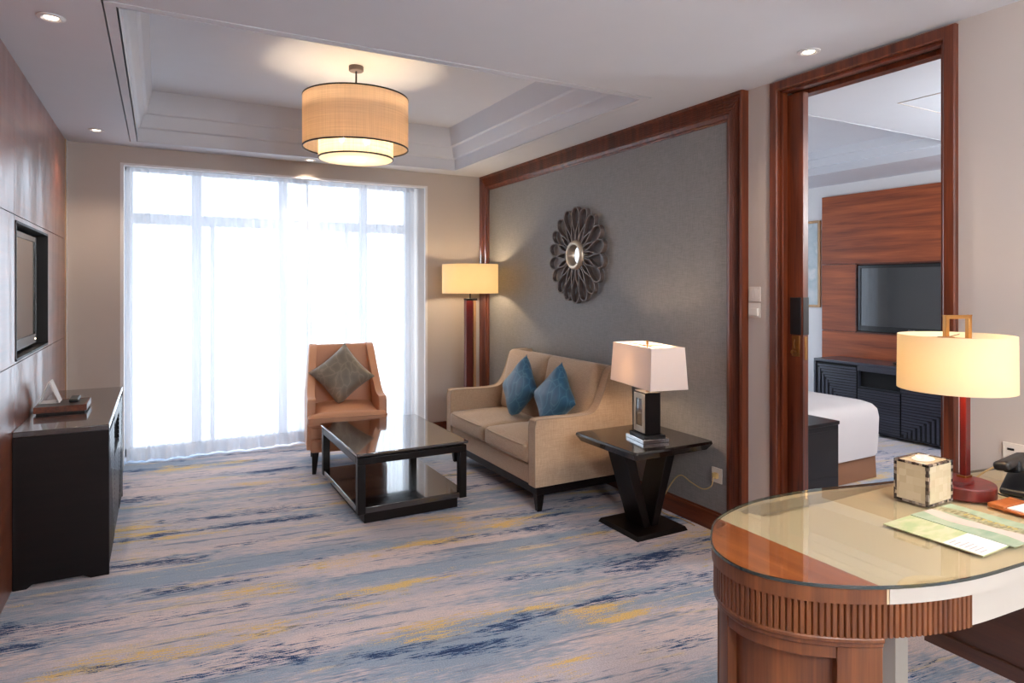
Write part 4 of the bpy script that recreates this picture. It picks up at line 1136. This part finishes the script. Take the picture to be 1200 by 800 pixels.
b.build('printed_lines', plain('pale_grey_ink', srgb(176, 172, 176), .6), B1)
B2 = thing('brochure', 'landscape brochure with green and pink bands overlapping the card on the desk', 'brochure', (2.075, .990, LZ+.0035), math.radians(-1))
MB().box(-.105, .105, -.135, .135, -.0035+.002, .0005).build('cover', g2, B2)
b = MB(); b.grid(24, 2, lambda i, j: (-.050+.055*j+.012*math.sin(i*7), -.134+.268*i, .0008)); b.build('pink_band', plain('pale_pink_ink', srgb(214, 196, 188), .4, noise=.06, nscale=30), B2, fix=False)
b = MB(); b.grid(24, 2, lambda i, j: (.005+.050*j+.008*math.sin(i*9+1), -.134+.268*i, .0009)); b.build('olive_band', tan, B2, fix=False)
b = MB()
for k in range(9):
    yy = .055-.016*k; b.box(.030, .048, yy, yy+.004, .0010, .0013); b.box(.036+.008*(k % 2), .040+.008*(k % 2), yy-.006, yy+.008, .0010, .0013)
b.build('lettering', plain('gold_ink', srgb(196, 176, 96), .5), B2)

# wooden note tray, telephone, remote, cords
NT = thing('note_tray', 'wooden note tray holding white paper on the desk beside the lamp base', 'note tray', (2.322, .972, LZ), math.radians(-4))
b = MB(); b.box(-.060, .060, -.10, .085, 0, .006); b.build('base', M['desktop'], NT, bevel=.001)
MB().box(-.060, .060, .038, .085, .006, .013).build('clip_block', M['desktop'], NT, bevel=.002)
MB().box(-.048, .048, -.096, .036, .006, .009).build('note_paper', M['paper'], NT)
PH = thing('telephone', 'black telephone at the wall end of the desk', 'telephone', (2.555, 1.035, LZ), math.radians(15))
b = MB(); b.prism([(-.09, 0), (.09, 0), (.09, .055), (-.09, .018)], -.10, .10, 'XZ'); b.build('base', M['black'], PH, bevel=.006)
b = MB(); puff_box(b, 0, 0, 0, .06, .07, .045, .016); puff_box(b, 0, 0, .012, .05, .22, .03, .013); puff_box(b, 0, -.0, 0, .05, .05, .02, .008)
b.xf(Matrix.Translation((.0, .075, .082)) @ Matrix.Rotation(math.radians(82), 4, 'Z') @ Matrix.Rotation(math.radians(10), 4, 'Y')); b.build('handset', M['black'], PH, smooth=50)
b = MB()
for i in range(4):
    for j in range(3): b.box(-.05+.024*i, -.034+.024*i, -.06+.03*j, -.04+.03*j, .026+.005*i, .034+.005*i)
b.build('keypad', M['charcoal'], PH, bevel=.001)
b = MB(); b.tube(catmull([(2.445, 1.19, LZ+.006), (2.50, 1.215, LZ+.004), (2.60, 1.225, LZ+.02), (2.70, 1.225, LZ+.03), (2.82, 1.225, LZ+.035), (2.872, 1.235, LZ+.04)], 8), .003, 8)
tag(b.build('lamp_cord', M['cordm'], smooth=60), 'pale cord running from the desk lamp to the wall socket', 'cord')
b = MB(); b.tube(catmull([(2.452, 1.165, LZ+.004), (2.440, 1.13, LZ+.004), (2.418, 1.09, LZ+.004), (2.416, 1.05, LZ+.004), (2.430, 1.02, LZ+.004)], 8), .0025, 8)
tag(b.build('phone_cord', M['blackcord'], smooth=60), 'thin black cord curled on the desk beside the telephone', 'cord')

# ------------------------------------------------------------------ bedroom furniture
BD = thing('bed', 'white-made bed with brown skirt seen through the doorway', 'bed', (3.93, 3.85, 0))
bx0, bx1, by0, by1 = -.86, .87, -.91, .91
b = MB()
def rr_poly(x0, x1, y0, y1, r, n=6):
    out = []
    for cx_, cy_, a0 in ((x1-r, y0+r, -PI/2), (x1-r, y1-r, 0), (x0+r, y1-r, PI/2), (x0+r, y0+r, PI)):
        for k in range(n+1): a = a0+PI/2*k/n; out.append((cx_+r*math.cos(a), cy_+r*math.sin(a)))
    return out
sk = rr_poly(bx0, bx1-.03, by0+.03, by1-.03, .05)
lo = [(x*1.01, y*1.01) for x, y in sk]
n = len(sk)
b.add([(x, y, .005) for x, y in lo]+[(x, y, .24) for x, y in sk], [(i, (i+1)%n, n+(i+1)%n, n+i) for i in range(n)]+[list(range(n, 2*n))])
b.build('bed_skirt', M['skirt'], BD, smooth=50)
b = MB(); rings = []
for z, d in ((.175, .005), (.30, .0), (.46, -.004), (.52, .004), (.55, .025), (.567, .06), (.575, .12), (.580, .25)):
    rings.append((z, rr_poly(bx0+d, bx1-d, by0+d, by1-d, .10+d*.3)))
vs = []
for q, (z, rg) in enumerate(rings):
    for k, (x, y) in enumerate(rg):
        w_ = .008*math.sin(k*1.9)*(1-q/7) if q < 4 else 0
        vs.append((x+w_, y+w_, z+(.01*math.sin(k*.9) if q == 0 else 0)))
n = len(rings[0][1]); fs = []
for q in range(len(rings)-1):
    for i in range(n): fs.append((q*n+i, q*n+(i+1)%n, (q+1)*n+(i+1)%n, (q+1)*n+i))
fs.append([(len(rings)-1)*n+i for i in range(n)]); b.add(vs, fs)
b.build('duvet', M['sheet'], BD, smooth=60)
for yy in (-.42, .42):
    b = MB(); puff_box(b, -.62, yy, .64, .42, .68, .16, .06, top=.04); b.build('pillow', M['sheet'], BD, smooth=60)
MB().box(-.90, -.865, -1.0, 1.0, 0, 1.1).build('headboard', M['mahogY'], BD, bevel=.004)
NS = thing('nightstand', 'dark box-shaped nightstand beside the bed, just inside the doorway', 'nightstand', (3.36, 2.70, 0))
MB().box(-.28, .28, -.19, .19, 0, .60).build('body', M['espresso'], NS, bevel=.003)
MB().box(-.285, .285, -.195, .195, .60, .622).build('top', M['espY'], NS, bevel=.003)
MB().box(-.27, .27, -.1915, -.188, .05, .29).build('drawer', M['espresso'], NS); MB().box(-.27, .27, -.1915, -.188, .31, .57).build('drawer', M['espresso'], NS)
b = MB(); puff_box(b, 0, 0, .012, .055, .19, .022, .008)
tag(b.build('remote_control', M['black'], smooth=40), 'black remote control lying on the bedroom dresser', 'remote control').location = (6.13, 3.56, .69)
PC = thing('framed_picture', 'pale picture in a thin tan frame on the bedroom wall left of the veneer block', 'picture', (BX1, 4.95, 1.683))
b = MB()
for y0, y1, z0, z1 in ((-.30, -.275, -.48, .48), (.275, .30, -.48, .48), (-.275, .275, .455, .48), (-.275, .275, -.48, -.455)): b.box(-.025, 0, y0, y1, z0, z1)
b.build('frame', M['edge'], PC, bevel=.002)
pa = print_mat('pale_artwork', [srgb(206, 208, 210), srgb(190, 198, 202), srgb(172, 186, 190), srgb(212, 212, 212)], 4, 2, (1, 1, 1))
MB().box(-.012, -.002, -.275, .275, -.455, .455).build('artwork', pa, PC)

# ------------------------------------------------------------------ light
w = bpy.data.worlds.new('World'); SC.world = w; w.use_nodes = True
bg = w.node_tree.nodes['Background']; bg.inputs[0].default_value = (.76, .88, 1.0, 1); bg.inputs[1].default_value = 3.7
def portal(name, x0, x1, z0, z1, y):
    l = bpy.data.lights.new(name, 'AREA'); l.shape = 'RECTANGLE'; l.size = x1-x0; l.size_y = z1-z0; l.cycles.is_portal = True
    o = bpy.data.objects.new(name, l); COL.objects.link(o); o.location = ((x0+x1)/2, y, (z0+z1)/2); o.rotation_euler = (-PI/2, 0, 0)
portal('window_portal', wx0, wx1, 0, 2.45, 6.44); portal('bedroom_portal', 3.5, 6.0, 0, 2.39, 6.05)

SC.view_settings.view_transform = 'Standard'; SC.view_settings.look = 'None'; SC.view_settings.exposure = 0.68; SC.view_settings.gamma = 1.0
SC.view_settings.use_curve_mapping = False
cy = SC.cycles
cy.max_bounces = 10; cy.diffuse_bounces = 5; cy.glossy_bounces = 4; cy.transmission_bounces = 6; cy.transparent_max_bounces = 12
cy.sample_clamp_indirect = 6; cy.caustics_reflective = False; cy.caustics_refractive = False; cy.use_denoising = True
